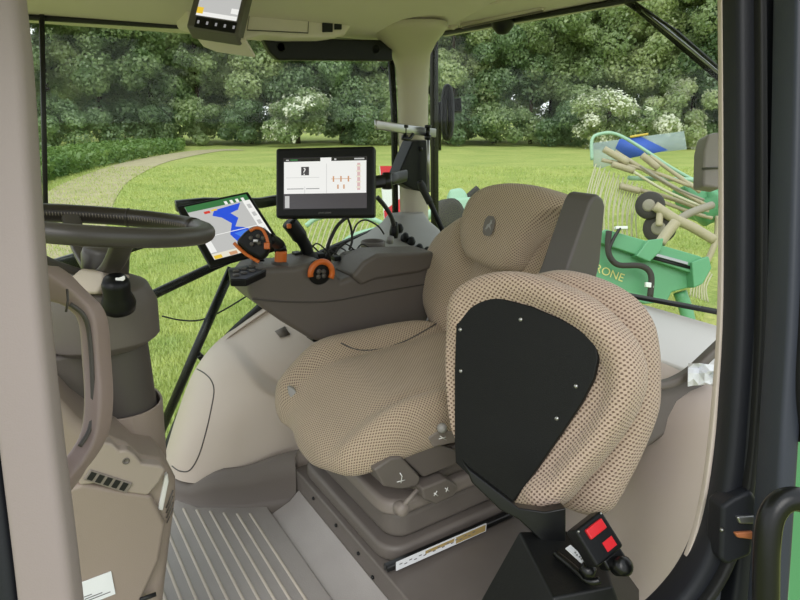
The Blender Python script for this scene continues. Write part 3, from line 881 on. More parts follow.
    MB().loft([[Vector((bx + .06 + (.26 + q) * sin(TB) + k, 1.2 + a * s_, bz + (.26 + q * s_) * cos(TB))) for a, q in rr] for k, s_ in ((0, 1), (.05, .95), (.07, .7))]).put('back_shell', 'taupe_dark', t, bevel=.01)
    MB().prism([PY(a, q, .86) for a, q in ((557, 292), (566, 272), (590, 203), (594, 196), (599, 194), (604, 199), (606, 206), (601, 262), (592, 300))], (0, .075, 0)).put('folded_armrest', 'armrest_grey', t, bevel=.018, seg=4)
    MB().lathe(PY(572, 288, .90), (0, -1, 0), [(.001, -.04), (.022, -.04), (.022, .02), (.001, .022)], 20).put('armrest_pivot', 'black_plastic', t)
    MB().box((1.11, 1.2, .40), (.05, .40, .12)).put('back_hinge', 'black_plastic', t, bevel=.01)
    MB().tube([PY(425, 328, 1.44), PY(430, 312, 1.44)], .004, 8).put('hinge_rod', 'steel', t)
operator_seat()

# ---------------------------------------------------------------- folded passenger seat
def passenger_seat():
    t = thing('passenger_seat', 'folded passenger seat showing its black underside board, beside the door post', 'seat', (.85, .74, .125))
    A = PX(466, 298, .765); B = PX(600, 350, .835); Cc = PX(515, 500, .715)
    n = (B - A).cross(Cc - A).normalized()
    if n.dot(_C - A) < 0: n = -n
    u = (B - A); u.z = 0; u = (u - n * u.dot(n)).normalized(); v = n.cross(u).normalized()
    if v.z > 0: v = -v
    def pl(x, y, off=0.0):
        d = _ray(x, y); k = (A + n * off - _C).dot(n) / d.dot(n); p = _C + d * k - A
        return (p.dot(u), p.dot(v))
    W = lambda a, q, h=0: A + u * a + v * q + n * h
    pad = [pl(x, y, -.028) for x, y in ((452, 345), (456, 303), (473, 282), (508, 272), (545, 277), (592, 296), (622, 321), (642, 348), (648, 380), (638, 413), (616, 447), (590, 478), (567, 503), (540, 510), (521, 504), (505, 485), (480, 460), (460, 435), (453, 395))]
    prof = [(0, -.004), (.5, -.004), (.62, -.003), (.69, .003), (.75, .014), (.81, .023), (.87, .027), (.93, .024), (.97, .014), (.992, -.002), (1.0, -.020), (.985, -.038), (.95, -.052), (.88, -.060), (.6, -.062), (0, -.062)]
    cen = pl(538, 392, -.028)
    def fm(a, q, h, s):
        edge = 1.0 if h > .0 else 1.0
        da, dq = a - cen[0], q - cen[1]
        ang = math.degrees(atan2(dq, da)) % 360          # 0 right, 90 down, 180 left
        low = sm(ang, 70, 90) * (1 - sm(ang, 185, 215))
        return W(a, q, h * (.85 + .35 * sm(a, .05, .22)) * (1 - 1.0 * low) - .004 * low if h > 0 else h)
    c = pillow('seat_cushion', pad, fm, prof, 'fabric_coarse', t, center=cen, uvrot=.4)
    # second pad: the backrest it is folded against
    pad2 = [pl(x, y, -.125) for x, y in ((475, 300), (505, 283), (540, 273), (565, 270), (600, 278), (632, 295), (651, 318), (658, 350), (659, 385), (657, 412), (645, 446), (627, 484), (608, 512), (575, 512), (530, 485), (490, 440), (474, 380))]
    cen2 = pl(560, 385, -.125)
    f2 = lambda a, q, h, s: W(a, q, h - .125)
    p2 = [(0, .046), (.6, .046), (.8, .045), (.9, .038), (.96, .024), (1.0, -.002), (.97, -.035), (.88, -.055), (.5, -.06), (0, -.06)]
    pillow('backrest', pad2, f2, p2, 'fabric_coarse', t, center=cen2, uvrot=.4)
    # black board with screws
    bo = [pl(x, y) for x, y in ((458, 370), (460, 310), (466, 299), (478, 296.5), (505, 299), (535, 307), (565, 320), (588, 334), (599, 345), (601, 358), (597, 378), (585, 402), (565, 432), (540, 468), (523, 492), (514, 503), (500, 499), (480, 482), (459, 462), (458, 440))]
    o = MB().prism([W(a, q, .001) for a, q in bo], n * .013).put('underside_board', 'board_black', t, bevel=.003)
    for x, y in ((524, 320), (464, 330), (464.5, 371), (579, 386), (560, 418)):
        a, q = pl(x, y)
        MB().lathe(W(a, q, .014), n, [(.001, -.002), (.0045, -.001), (.0035, .0018), (.001, .0024)], 10).put('screw', 'steel', o)
    # hinge bracket below the cushion
    br = MB()
    br.prism([PD(x, y, 1.04) for x, y in ((463, 462), (470, 470), (519, 508), (545, 512), (566, 508), (566, 548), (540, 540), (519, 520), (500, 510), (472, 483))], _fw * .03)
    br.put('hinge_bracket', 'black_metal', t, bevel=.003)
    # black sheet-metal pedestal
    p_ = [PD(519, 531, 1.06), PD(553, 598, .92), PD(613, 586, .93), PD(596, 530, 1.08)]
    lowp = []
    q0 = [PD(462, 632, 1.04), PD(553, 680, .90), PD(640, 660, .92), PD(640, 590, 1.10)]
    v = p_ + q0
    f = [(0, 1, 2, 3), (0, 4, 5, 1), (1, 5, 6, 2), (2, 6, 7, 3), (3, 7, 4, 0), (7, 6, 5, 4)]
    put('pedestal', v, f, 'black_satin', t, bevel=.004, smooth=True)
    fr = Frame(PD(570, 546, .995), PD(592, 566, .965), PD(567, 551, .985))
    mb = MB(); fr.slab(mb, 0, 0, 1, 1, .001, .003); lb = mb.put('type_label', 'paper', t, smooth=False)
    decals(fr, 'label_print', [(.3 + .1 * i, .35 + .1 * (i % 2), .36 + .1 * i, .6 + .1 * (i % 2), 'label_grey') for i in range(6)], lb, d=.0034)
    pl_ = Frame(PD(552, 553, 1.0), PD(588, 585, .93), PD(566, 541, 1.02))
    MB().tube(spline([PD(x, y, tt) for x, y, tt in ((555, 553, .995), (572, 567, .965), (588, 581, .935), (600, 580, .93))], 4), .006, 8).put('slot_rim', 'black_metal', t)
    for x, y, tt, r_ in ((588, 570, .93, .013), (612, 590, .9, .0)):
        if r_: MB().lathe(PD(x, y, tt), (-.35, -.5, .8), [(.001, -.01), (r_, -.01), (r_, .004), (r_ * .7, .009), (.001, .01)], 6).put('bolt', 'black_metal', t)
passenger_seat()
def buckle():
    t = thing('seat_belt_buckle', 'black seat belt buckle with red release button beside the black pedestal', 'buckle', PD(608, 560, .93))
    f = Frame(PD(575, 531, .89), PD(602, 510, .915), PD(602, 566, .88))
    mb = MB(); f.slab(mb, 0, 0, 1, .98, -.030, 0); hs = mb.put('housing', 'black_plastic', t, bevel=.005)
    mb = MB(); f.slab(mb, .24, .12, .82, .38, -.004, .0045); mb.put('release_button', 'red', t, bevel=.002)
    mb = MB(); f.slab(mb, .48, .60, .82, .84, -.002, .001); mb.put('red_label', 'red', t, smooth=False)
    for a, b in ((.08, .06), (.92, .05)): MB().lathe(f.p(a, b, 0), f.n, [(.001, -.001), (.002, 0), (.001, .0015)], 8).put('rivet', 'steel', t)
    mb = MB(); f.slab(mb, .3, .95, .95, 1.25, -.03, -.006); mb.put('anchor_plate', 'black_metal', t, bevel=.004)
    MB().lathe(PD(625, 566, .875), f.n, [(.001, -.02), (.014, -.02), (.014, 0), (.009, .004), (.001, .005)], 18).put('anchor_bolt', 'black_metal', t)
buckle()

# ---------------------------------------------------------------- armrest console right of the driver
def armrest():
    t = thing('armrest_console', 'taupe control armrest with orange levers on the right of the driver seat', 'armrest', (.8, 1.58, .5))
    y0 = 1.475
    side = [(248, 284), (262, 268), (292, 268), (316, 262), (331, 264), (341, 281), (354, 276), (366, 260), (436, 257), (447, 300), (440, 345), (330, 345), (312, 340), (282, 322), (262, 308), (250, 298)]
    body = MB().prism([PY(a, b, y0) for a, b in side], (0, .16, 0)).put('console_body', 'taupe', t, bevel=.016, seg=4)
    # raised storage lid at the rear
    MB().prism([PY(a, b, y0 - .012) for a, b in ((352, 277), (364, 262), (378, 254), (436, 252), (440, 266), (420, 273), (376, 280), (362, 286))], (0, .12, 0)).put('storage_lid', 'taupe', t, bevel=.012, seg=4)
    # crease along the side
    MB().tube(spline([PY(a, b, y0 - .001) for a, b in ((252, 299), (290, 302), (332, 301), (380, 292), (438, 282))], 5), .0022, 6).put('side_seam', 'taupe_dark', t)
    # hand control lever with orange grip
    j0 = PY(279, 268, 1.53)
    MB().lathe(j0, (0, 0, 1), [(.034, -.02), (.036, 0), (.030, .008), (.022, .014), (.020, .02)], 24).put('lever_collar', 'taupe_dark', t)
    jt = (j0 - _C).dot(_fw)
    st = MB().tube(spline([PD(279, 268, jt), PD(280.5, 261, jt - .005), PD(281, 251, jt - .012)], 5), .0165, 16).put('lever_stem', 'orange', t)
    MB().tube(spline([PD(281, 252, jt - .012), PD(278, 244, jt - .018), PD(268, 239, 1.515)], 5), [.017] * 5 + [.0165] * 3 + [.016] * 3, 14).put('lever_neck', 'black_plastic', t)
    hd = PD(257, 243, 1.53)
    head = [(234, 242), (243, 232), (252, 225), (262, 226), (268, 232), (271, 243), (266, 255), (260, 261), (247, 254)]
    h = MB().prism([PD(a, b, 1.49) for a, b in head], _fw * .035).put('lever_head', 'black_plastic', t, bevel=.012, seg=3)
    MB().tube(spline([PD(a, b, 1.487) for a, b in ((250, 231), (256, 228), (262, 229.5), (266, 236), (268, 243))], 4), .004, 8).put('orange_trim', 'orange', h)
    MB().tube(spline([PD(a, b, 1.495) for a, b in ((234, 243), (240, 249), (248, 255.5), (259, 262))], 4), .0045, 8).put('orange_edge', 'orange', h)
    kb = MB()
    for a, b in ((251, 238), (258, 236), (252, 244), (259, 243), (263, 238)):
        kb.lathe(PD(a, b, 1.488), -_fw, [(.001, -.004), (.006, -.004), (.005, .004), (.001, .005)], 10)
    kb.put('button', 'armrest_grey', h)
    MB().box(PD(256, 241, 1.485), (.012, .008, .014), Matrix((_rt, _up, -_fw)).transposed()).put('rocker', 'steel', h, bevel=.002)
    MB().box(PD(267, 246, 1.485), (.014, .016, .01), Matrix((_rt, _up, -_fw)).transposed()).put('orange_button', 'orange', h, bevel=.002)
    # second black lever stick
    s2 = MB().tube(spline([PY(308, 254, 1.6), PY(305, 245, 1.6), PY(296, 231, 1.6), PY(289, 222, 1.6)], 5), [.018] * 8 + [.023] * 8, 14).put('rear_lever', 'black_plastic', t)
    MB().box(PY(289, 226, 1.58), (.012, .01, .014)).put('orange_button', 'orange', s2, bevel=.003)
    MB().lathe(PY(309, 256, 1.6), (0, 0, 1), [(.03, -.01), (.026, .004), (.016, .012)], 18).put('lever_gaiter', 'black_rubber', t)
    # orange dial module
    fr = Frame(PY(306, 262, 1.468), PY(336, 262, 1.468), PY(306, 284, 1.468))
    cx, cy = .5, .5
    MB().lathe(fr.p(cx, cy, -.01), fr.n, [(.034, -.01), (.034, .008), (.03, .012), (.026, .013), (.001, .013)], 26).put('dial_body', 'black_plastic', t)
    ring = [fr.p(.5, .5, .006) + fr.u * (.033 * cos(a)) - fr.v * (.033 * sin(a)) for a in [radians(q) for q in range(-25, 206, 11)]]
    MB().tube(ring, .0085, 8).put('dial_grip', 'orange', t)
    dk = MB()
    for a, b in ((.42, .42), (.58, .42), (.42, .66), (.6, .62)): dk.lathe(fr.p(a, b, .002), fr.n, [(.007, 0), (.007, .004), (.001, .005)], 12)
    dk.put('button', 'armrest_grey', t)
    # key pad and switches on the top face
    kp = MB().prism([PZ(a, b, .735) for a, b in ((228, 268), (262, 262), (274, 266), (246, 279), (230, 279))], (0, 0, -.02)).put('keypad', 'black_plastic', t, bevel=.004)
    kk = MB()
    for i in range(4):
        for j in range(2):
            p = PZ(236 + 8 * i, 273 - 2.2 * i + j * -4 + 2, .737)
            kk.box(p, (.014, .014, .006))
    kk.put('key', 'armrest_grey', kp, bevel=.002)
    for a, b in ((292, 258), (297, 254), (336, 258), (342, 262), (347, 256), (320, 255)):
        MB().box(PY(a, b, 1.60), (.022, .03, .014)).put('switch', 'black_plastic', t, bevel=.003)
    # cup holder
    MB().lathe(PY(373, 245, 1.66), (0, 0, 1), [(.036, -.06), (.040, 0), (.040, .012), (.036, .014), (.034, .008), (.031, -.05)], 30).put('cup_holder', 'taupe', t)
    MB().box(PY(328, 333, 1.52), (.12, .05, .02)).put('underside_block', 'black_plastic', t, bevel=.004)
armrest()

# ---------------------------------------------------------------- grey switch panel at the pillar foot
def switch_panel():
    t = thing('switch_panel', 'grey sloping panel with black rotary knobs at the foot of the pillar', 'control panel', (1.2, 1.8, .6))
    mb = MB()
    rings = []
    for (y, xl, xr, dep) in ((214, 399, 428, 1.88), (224, 396, 434, 1.85), (236, 388, 446, 1.80), (248, 376, 450, 1.74), (262, 366, 452, 1.70), (280, 366, 452, 1.68)):
        a = PY(xl, y, dep); b = PY(xr, y, dep)
        c = (a + b) / 2; hw = (b - a).length / 2
        rings.append([Vector((c.x - hw, 1.955, c.z)), Vector((c.x - hw, dep + .03, c.z)), Vector((c.x - hw + .03, dep, c.z)), Vector((c.x + hw - .03, dep, c.z)), Vector((c.x + hw, dep + .03, c.z)), Vector((c.x + hw, 1.955, c.z))])
    mb.loft(rings).put('panel_body', 'grey_plastic', t, bevel=.006)
    for x, y, d in ((399, 229, 1.815), (411, 242, 1.765), (419, 249, 1.735), (427, 252, 1.725), (405, 238, 1.78)):
        MB().lathe(PY(x, y, d), (-.25, -.6, .75), [(.016, -.006), (.016, .006), (.011, .008), (.010, .020), (.001, .021)], 18).put('knob', 'black_plastic', t)
switch_panel()

# ---------------------------------------------------------------- steering wheel and column
def steering_wheel():
    c = Vector((.128, 1.18, .937))
    t = thing('steering_wheel', 'dark steering wheel with stitched leather cover over the steering column', 'steering wheel', c - Vector((0, 0, .08)))
    ax = Vector((.15, .035, 1)).normalized(); u = Vector((1, 0, -.15)).normalized(); w = ax.cross(u).normalized()
    R = .182
    P = lambda a, r=R, h=0: c + (u * cos(a) + w * sin(a)) * r + ax * h
    MB().tube([P(2 * pi * k / 72) for k in range(72)], .0165, 14, closed=True).put('rim', 'wheel_grey', t)
    a0, a1 = radians(-62), radians(62)
    A0, A1 = radians(12), radians(128)
    MB().tube([P(A0 + (A1 - A0) * k / 30) for k in range(31)], .0182, 14).put('leather_cover', 'leather', t)
    MB().tube([P(A0 + .46 * (A1 - A0) + q) for q in (-.012, .012)], .0195, 14).put('cover_cuff', 'leather', t)
    st = MB()
    for k in range(60):
        a = A0 + (A1 - A0) * (k + .5) / 60
        st.tube([P(a, R - .0175, -.003), P(a + .008, R - .0178, .004)], .0012, 5)
    st.put('stitching', 'stitch', t)
    for a in (radians(205), radians(275), radians(100)):
        p1, p0 = P(a, R - .008), c - ax * .085 + (u * cos(a) + w * sin(a)) * .035
        mid = (p0 + p1) / 2 - ax * .012
        path = spline([p1, mid, p0], 6)
        tang = (-u * sin(a) + w * cos(a))
        MB().loft(sweep(path, rrect(.014, .034, .4), tang)).put('spoke', 'wheel_grey', t)
    MB().lathe(c - ax * .13 + Vector((.012, 0, 0)), ax, [(.001, 0), (.038, 0), (.040, .075), (.037, .085), (.032, .089), (.001, .091)], 30).put('hub', 'wheel_grey', t)
steering_wheel()
def column():
    t = thing('steering_column', 'dark taupe steering column with black stalk knob under the steering wheel', 'steering column', (.15, 1.18, .45))
    def ring(cx, cy, z, wx, wy, r=.45): return [Vector((cx + a, cy + b, z)) for a, b in rrect(wx, wy, r, 5)]
    MB().loft([ring(.128, 1.18, .42, .105, .13), ring(.128, 1.18, .50, .11, .135), ring(.128, 1.18, .74, .105, .13)]).put('column_tube', 'taupe_dark', t, bevel=.004)
    MB().loft([ring(.108, 1.18, .715, .15, .15), ring(.108, 1.18, .73, .195, .175), ring(.108, 1.18, .79, .20, .18), ring(.105, 1.18, .825, .18, .165), ring(.10, 1.18, .842, .12, .12)]).put('cowl', 'taupe', t, bevel=.01)
    MB().prism([PD(a, b, 1.0) for a, b in ((62, 284), (80, 268), (104, 272), (104, 284), (98, 294), (75, 294))], _fw * .1).put('cowl_flap', 'cover_beige', t, bevel=.006)
    # stalk with a round knob
    k0 = PD(118, 298, .99)
    MB().lathe(k0, V((-.05, -.35, 1)), [(.025, -.022), (.027, -.010), (.024, .002), (.021, .010), (.022, .028), (.018, .038), (.001, .040)], 24).put('stalk_knob', 'black_plastic', t)
    hb = MB(); q = PD(121, 279, .965); 
    hb.prism([q + _rt * a + _up * b for a, b in ((-.008, .002), (-.003, .002), (.006, .005), (.007, 0), (.004, -.003), (-.008, -.002))], -_fw * .002)
    hb.put('horn_symbol', 'white', t, smooth=False)
    MB().box(PD(110, 360, 1.075), (.006, .004, .05)).put('slot', 'black_plastic', t)
    MB().box((.0, 1.17, .55), (.12, .10, .02)).put('side_lever', 'taupe', t, bevel=.006)
    MB().loft([ring(.02, 1.20, .60, .14, .10), ring(.02, 1.20, .72, .16, .12)]).put('side_shroud', 'taupe', t, bevel=.01)
column()
def front_console():
    t = thing('front_console', 'beige floor console below the steering column with air vents and white sticker', 'console', (.05, 1.15, 0))
    yc = 1.0
    out = [(20, 385), (62, 402), (78, 420), (96, 434), (112, 440), (128, 446), (142, 458), (162, 462), (170, 470), (178, 482), (178, 500), (172, 545), (164, 612), (158, 660), (20, 690)]
    body = MB().prism([PY(a, b, yc) for a, b in out], (0, .34, 0)).put('console_body', 'console_beige', t, bevel=.022, seg=4)
    # cup that holds the column
    def ring(cx, cy, z, wx, wy, r=.5): return [Vector((cx + a, cy + b, z)) for a, b in rrect(wx, wy, r, 6)]
    MB().loft([ring(.12, 1.16, .40, .11, .13), ring(.124, 1.17, .47, .125, .145), ring(.127, 1.18, .59, .135, .155), ring(.127, 1.18, .59, .125, .145), ring(.127, 1.18, .50, .112, .137)]).put('column_cup', 'console_beige', t, bevel=.004)
    rim = MB().prism([PY(a, b, yc - .012) for a, b in ((92, 440), (112, 444), (120, 451), (126, 450), (134, 454), (142, 464), (160, 466), (166, 470), (160, 482), (148, 496), (120, 492), (96, 484), (80, 486), (74, 470))], (0, .03, 0)).put('vent_panel', 'handle_light', t, bevel=.008)
    fr = Frame(PY(90, 469, yc - .013), PY(133, 483, yc - .013), PY(88, 479, yc - .013))
    mb = MB(); fr.slab(mb, 0, 0, 1, 1.2, -.002, .002); vent = mb.put('vent_frame', 'base_light', t, bevel=.002)
    for k in range(5):
        mb = MB(); fr.slab(mb, .05 + .185 * k, .15, .05 + .185 * k + .12, 1.0, 0, .003); mb.put('vent_slot', 'black_rubber', vent, smooth=False)
    MB().lathe(PY(126, 461, yc - .012), (0, -1, 0), [(.006, 0), (.006, .001), (.004, .0012), (.004, .0005), (.001, .0004)], 14).put('screw', 'base_taupe', t)
    MB().prism([PY(a, b, yc - .012) for a, b in ((82, 484), (152, 496), (166, 524), (160, 560), (142, 600), (130, 640), (40, 640), (40, 500))], (0, .03, 0)).put('lower_panel', 'console_beige', t, bevel=.008)
    MB().prism([PY(a, b, yc - .004) for a, b in ((165, 476), (168, 474), (169, 482), (163, 511), (158, 510))], (0, .02, 0)).put('silver_strip', 'shelf_grey', t, bevel=.002)
    gb = MB()
    for k in range(4): gb.tube([PY(166 + k * .3, 508 + k * 5, yc - .002), PY(173, 490 + 6 * k, yc - .002)], .0012, 5)
    gb.put('side_grille', 'taupe_dark', t)
    MB().tube([PY(140, 600, yc - .014), PY(156, 594, yc - .014)], .004, 8).put('dark_slot', 'black_rubber', t)
    f2 = Frame(PY(79, 583, yc - .013), PY(111, 571, yc - .013), PY(84, 606, yc - .013))
    mb = MB(); f2.slab(mb, 0, 0, 1, 1, 0, .001); st = mb.put('white_sticker', 'paper', t, smooth=False)
    decals(f2, 'sticker_print', [(.06, .60, .30, .64, 'label_grey'), (.06, .70, .62, .74, 'label_grey'), (.06, .80, .86, .84, 'label_grey')], st, d=.0014)
front_console()

# ---------------------------------------------------------------- screens
def terminal():
    t = thing('monitor', 'black touch screen monitor on an arm in front of the pillar', 'monitor', PD(326, 218, 1.62))
    f = Frame(PD(275.5, 148, 1.63), PD(374.5, 145.5, 1.60), PD(281, 218, 1.63))
    mb = MB(); f.slab(mb, 0, 0, 1, 1, -.035, 0); mb.put('housing', 'black_plastic', t, bevel=.008, seg=3)
    mb = MB(); f.slab(mb, .085, .15, .925, .875, -.002, .0012); scr = mb.put('screen', 'e_dark', t, smooth=False)
    R = [(.09, .16, .92, .66, 'e_white'), (.09, .155, .92, .205, 'e_black'), (.46, .155, .57, .24, 'e_white'), (.09, .66, .92, .87, 'e_dark'), (.10, .69, .145, .86, 'e_grey'),
         (.11, .175, .14, .19, 'e_grey'), (.155, .172, .23, .192, 'e_green'), (.80, .17, .90, .19, 'e_grey'), (.60, .17, .62, .195, 'e_grey'),
         (.265, .28, .345, .40, 'e_dark'),
         (.11, .43, .45, .435, 'e_grey'), (.12, .585, .29, .597, 'e_mid'), (.315, .585, .45, .597, 'e_mid'), (.30, .56, .304, .66, 'e_grey'), (.52, .24, .524, .66, 'e_grey'),
         (.57, .455, .77, .462, 'e_tan'), (.83, .24, .86, .62, 'e_pink')]
    for i in range(3): R += [(.585 + .075 * i, .42, .60 + .075 * i, .50, 'e_tan')]
    for i in range(2): R += [(.63 + .06 * i, .54, .645 + .06 * i, .60, 'e_tan')]
    for i in range(5): R += [(.82, .27 + .075 * i, .87, .29 + .075 * i, 'e_cream')]
    decals(f, 'screen_picture', R, scr, d=.0016)
    v, fc = text_mesh('?', .027, f, .282, .395, .0036)
    put('question_mark', v, fc, 'e_white', scr, smooth=False)
    v, fc = text_mesh('JOHN DEERE', .0062, f, .44, .945, .0012)
    put('maker_lettering', v, fc, 'label_grey', t, smooth=False)
    MB().loft(sweep([PD(362, 184, 1.68), PD(384, 181, 1.70), PD(404, 176, 1.76)], rrect(.03, .036), _up)).put('mounting_arm', 'black_metal', t)
    MB().lathe(PD(387, 181, 1.70), _up, [(.001, -.022), (.014, -.022), (.014, .022), (.001, .022)], 16).put('arm_joint', 'black_metal', t)
terminal()
def tablet():
    t = thing('tablet', 'tilted black tablet showing a blue field map beside the steering wheel', 'tablet', PD(240, 265, 1.5))
    f = Frame(PD(176, 206, 1.66), PD(248, 191, 1.77), PD(210, 267, 1.56))
    mb = MB(); f.slab(mb, 0, 0, 1, 1, -.012, 0); mb.put('housing', 'black_plastic', t, bevel=.005)
    mb = MB(); f.slab(mb, .09, .05, .945, .92, -.001, .0008); scr = mb.put('screen', 'e_grey', t, smooth=False)
    R = [(.09, .05, .945, .92, 'e_grey'), (.09, .05, .945, .15, 'e_green'), (.84, .15, .945, .92, 'e_white'), (.09, .84, .84, .92, 'e_cream'), (.09, .30, .17, .82, 'e_white'),
         ([(.42, .20), (.80, .17), (.72, .27), (.60, .30), (.66, .40), (.56, .52), (.66, .56), (.80, .68), (.72, .80), (.60, .88), (.48, .76), (.44, .62), (.54, .46), (.46, .34), (.36, .28)], 'e_blue'),
         ([(.50, .62), (.66, .60), (.72, .70), (.60, .76)], 'e_sky'),
         (.09, .575, .84, .585, 'e_white'), (.28, .19, .36, .23, 'e_red'), (.38, .185, .46, .21, 'e_yellow'), (.10, .87, .2, .92, 'e_yellow'), (.3, .87, .4, .92, 'e_tan')]
    for i in range(4): R.append((.60 + .08 * i, .095, .64 + .08 * i, .15, 'e_white'))
    for i in range(5): R.append((.865, .22 + .14 * i, .915, .29 + .14 * i, 'e_grey'))
    decals(f, 'screen_picture', R, scr, d=.0012)
    MB().tube([f.p(.55, .8, -.015), f.p(.75, 1.05, -.05), PD(250, 277, 1.62)], .010, 10).put('holder_arm', 'black_metal', t)
tablet()
def roof_display():
    t = thing('roof_display', 'dark display unit with lit screen hanging from the roof lining', 'display', PD(218, 30, 1.6))
    f = Frame(PD(199, -26, 1.50), PD(250, -18, 1.50), PD(188, 26, 1.47))
    mb = MB(); f.slab(mb, 0, 0, 1, 1.02, -.05, 0); mb.put('housing', 'armrest_grey', t, bevel=.008)
    mb = MB(); f.slab(mb, .14, .1, .92, .76, -.001, .001); s = mb.put('screen', 'e_grey', t, smooth=False)
    decals(f, 'screen_picture', [(.14, .1, .92, .70, 'e_grey'), (.14, .70, .92, .78, 'e_white'), (.14, .62, .26, .74, 'e_yellow'), (.78, .56, .92, .66, 'e_white')], s, d=.0016)
    mb = MB(); f.slab(mb, .16, .80, .94, 1.0, -.001, .001); kp = mb.put('key_strip', 'black_plastic', t, smooth=False)
    decals(f, 'key_marks', [(.2 + .17 * i, .87, .24 + .17 * i, .93, 'e_mid') for i in range(5)], kp, d=.0016)
    MB().prism([PD(a, b, 1.5) for a, b in ((190, 30), (246, 38), (246, 42), (205, 36))], _fw * .1).put('bracket', 'headliner', t, bevel=.004)
roof_display()
def overhead():
    yo = 1.80
    o = MB().prism([PY(a, b, yo) for a, b in ((176, -30), (190, 24), (246, 40), (262, 35), (290, 38), (330, 38), (345, 36), (356, 20), (372, -30))], (0, .14, 0)).put('trim_7', 'headliner', bevel=.010, structure=True)
    t = thing('storage_lid', 'beige rectangular storage lid in the roof lining beside the display', 'lid', PY(280, 33, yo - .001))
    MB().prism([PY(a, b, yo - .003) for a, b in ((251, 5), (309, 11), (308, 33), (247, 30))], (0, .006, 0)).put('lid_panel', 'headliner', t, bevel=.002)
    e = [PY(a, b, yo - .0035) for a, b in ((251, 5), (309, 11), (308, 33), (247, 30))]
    MB().tube(e, .0018, 6, closed=True).put('lid_gap', 'taupe_dark', t)
    for i, (x0, x1, y0, y1, nm) in enumerate(((323, 333, 12.5, 32, 'wider black rocker switch in the roof lining'), (335, 342, 13.5, 29.5, 'narrow black rocker switch in the roof lining'))):
        s = thing('rocker_switch', nm, 'switch', PY((x0 + x1) / 2, y1, yo - .002), 'roof switches')
        mb = MB().prism([PY(a, b, yo - .006) for a, b in ((x0, y0), (x1, y0 + .6), (x1, y1), (x0, y1))], (0, .01, 0)); q = mb.put('rocker', 'black_plastic', s, bevel=.002)
        MB().box(PY((x0 + x1) / 2, (y0 + y1) / 2, yo - .007), (.006, .002, .006)).put('symbol', 'label_grey', s)
overhead()
# sun blind rolled at the top of the right window
def blind():
    t = thing('sun_blind', 'dark rolled sun blind along the top of the right window', 'blind', PY(325, 62, 1.93))
    pts = [(262, 37), (392, 40), (393, 61), (278, 60), (270, 52)]
    MB().prism([PY(a, b, 1.90) for a, b in pts], (0, .03, 0)).put('blind_panel', 'black_plastic', t, bevel=.006)
    for a, b in ((281, 47), (376, 49)):
        MB().lathe(PY(a, b, 1.90), (0, -1, 0), [(.016, -.002), (.016, .001), (.012, .002), (.012, .0), (.001, 0)], 20).put('end_cap', 'black_plastic', t)
blind()
def roller():
    t = thing('rear_blind', 'beige roller blind tube under the roof edge above the rear window', 'blind', PX(500, 22, 1.42))
    MB().tube([PX(462, 25, 1.44), PX(543, 8, 1.44)], .010, 12).put('blind_tube', 'headliner', t)
    MB().tube([PX(462, 28, 1.43), PX(543, 11, 1.43)], .003, 8).put('pull_bar', 'taupe', t)
    MB().lathe(PX(453, 25, 1.44), (0, 1, 0), [(.001, -.02), (.012, -.018), (.016, 0), (.012, .018), (.001, .02)], 16).put('end_bracket', 'headliner', t)
roller()
def dome():
    t = thing('wiper_motor_cover', 'small black dome at the top of the rear window', 'cover', PX(503, 37, 1.48))
    MB().lathe(PX(503, 18, 1.475), (0, 0, -1), [(.040, 0), (.040, .012), (.034, .03), (.018, .048), (.001, .052)], 24).put('dome', 'black_plastic', t)
    MB().box(PX(503, 16, 1.475), (.03, .09, .012)).put('base', 'black_plastic', t, bevel=.003)
dome()

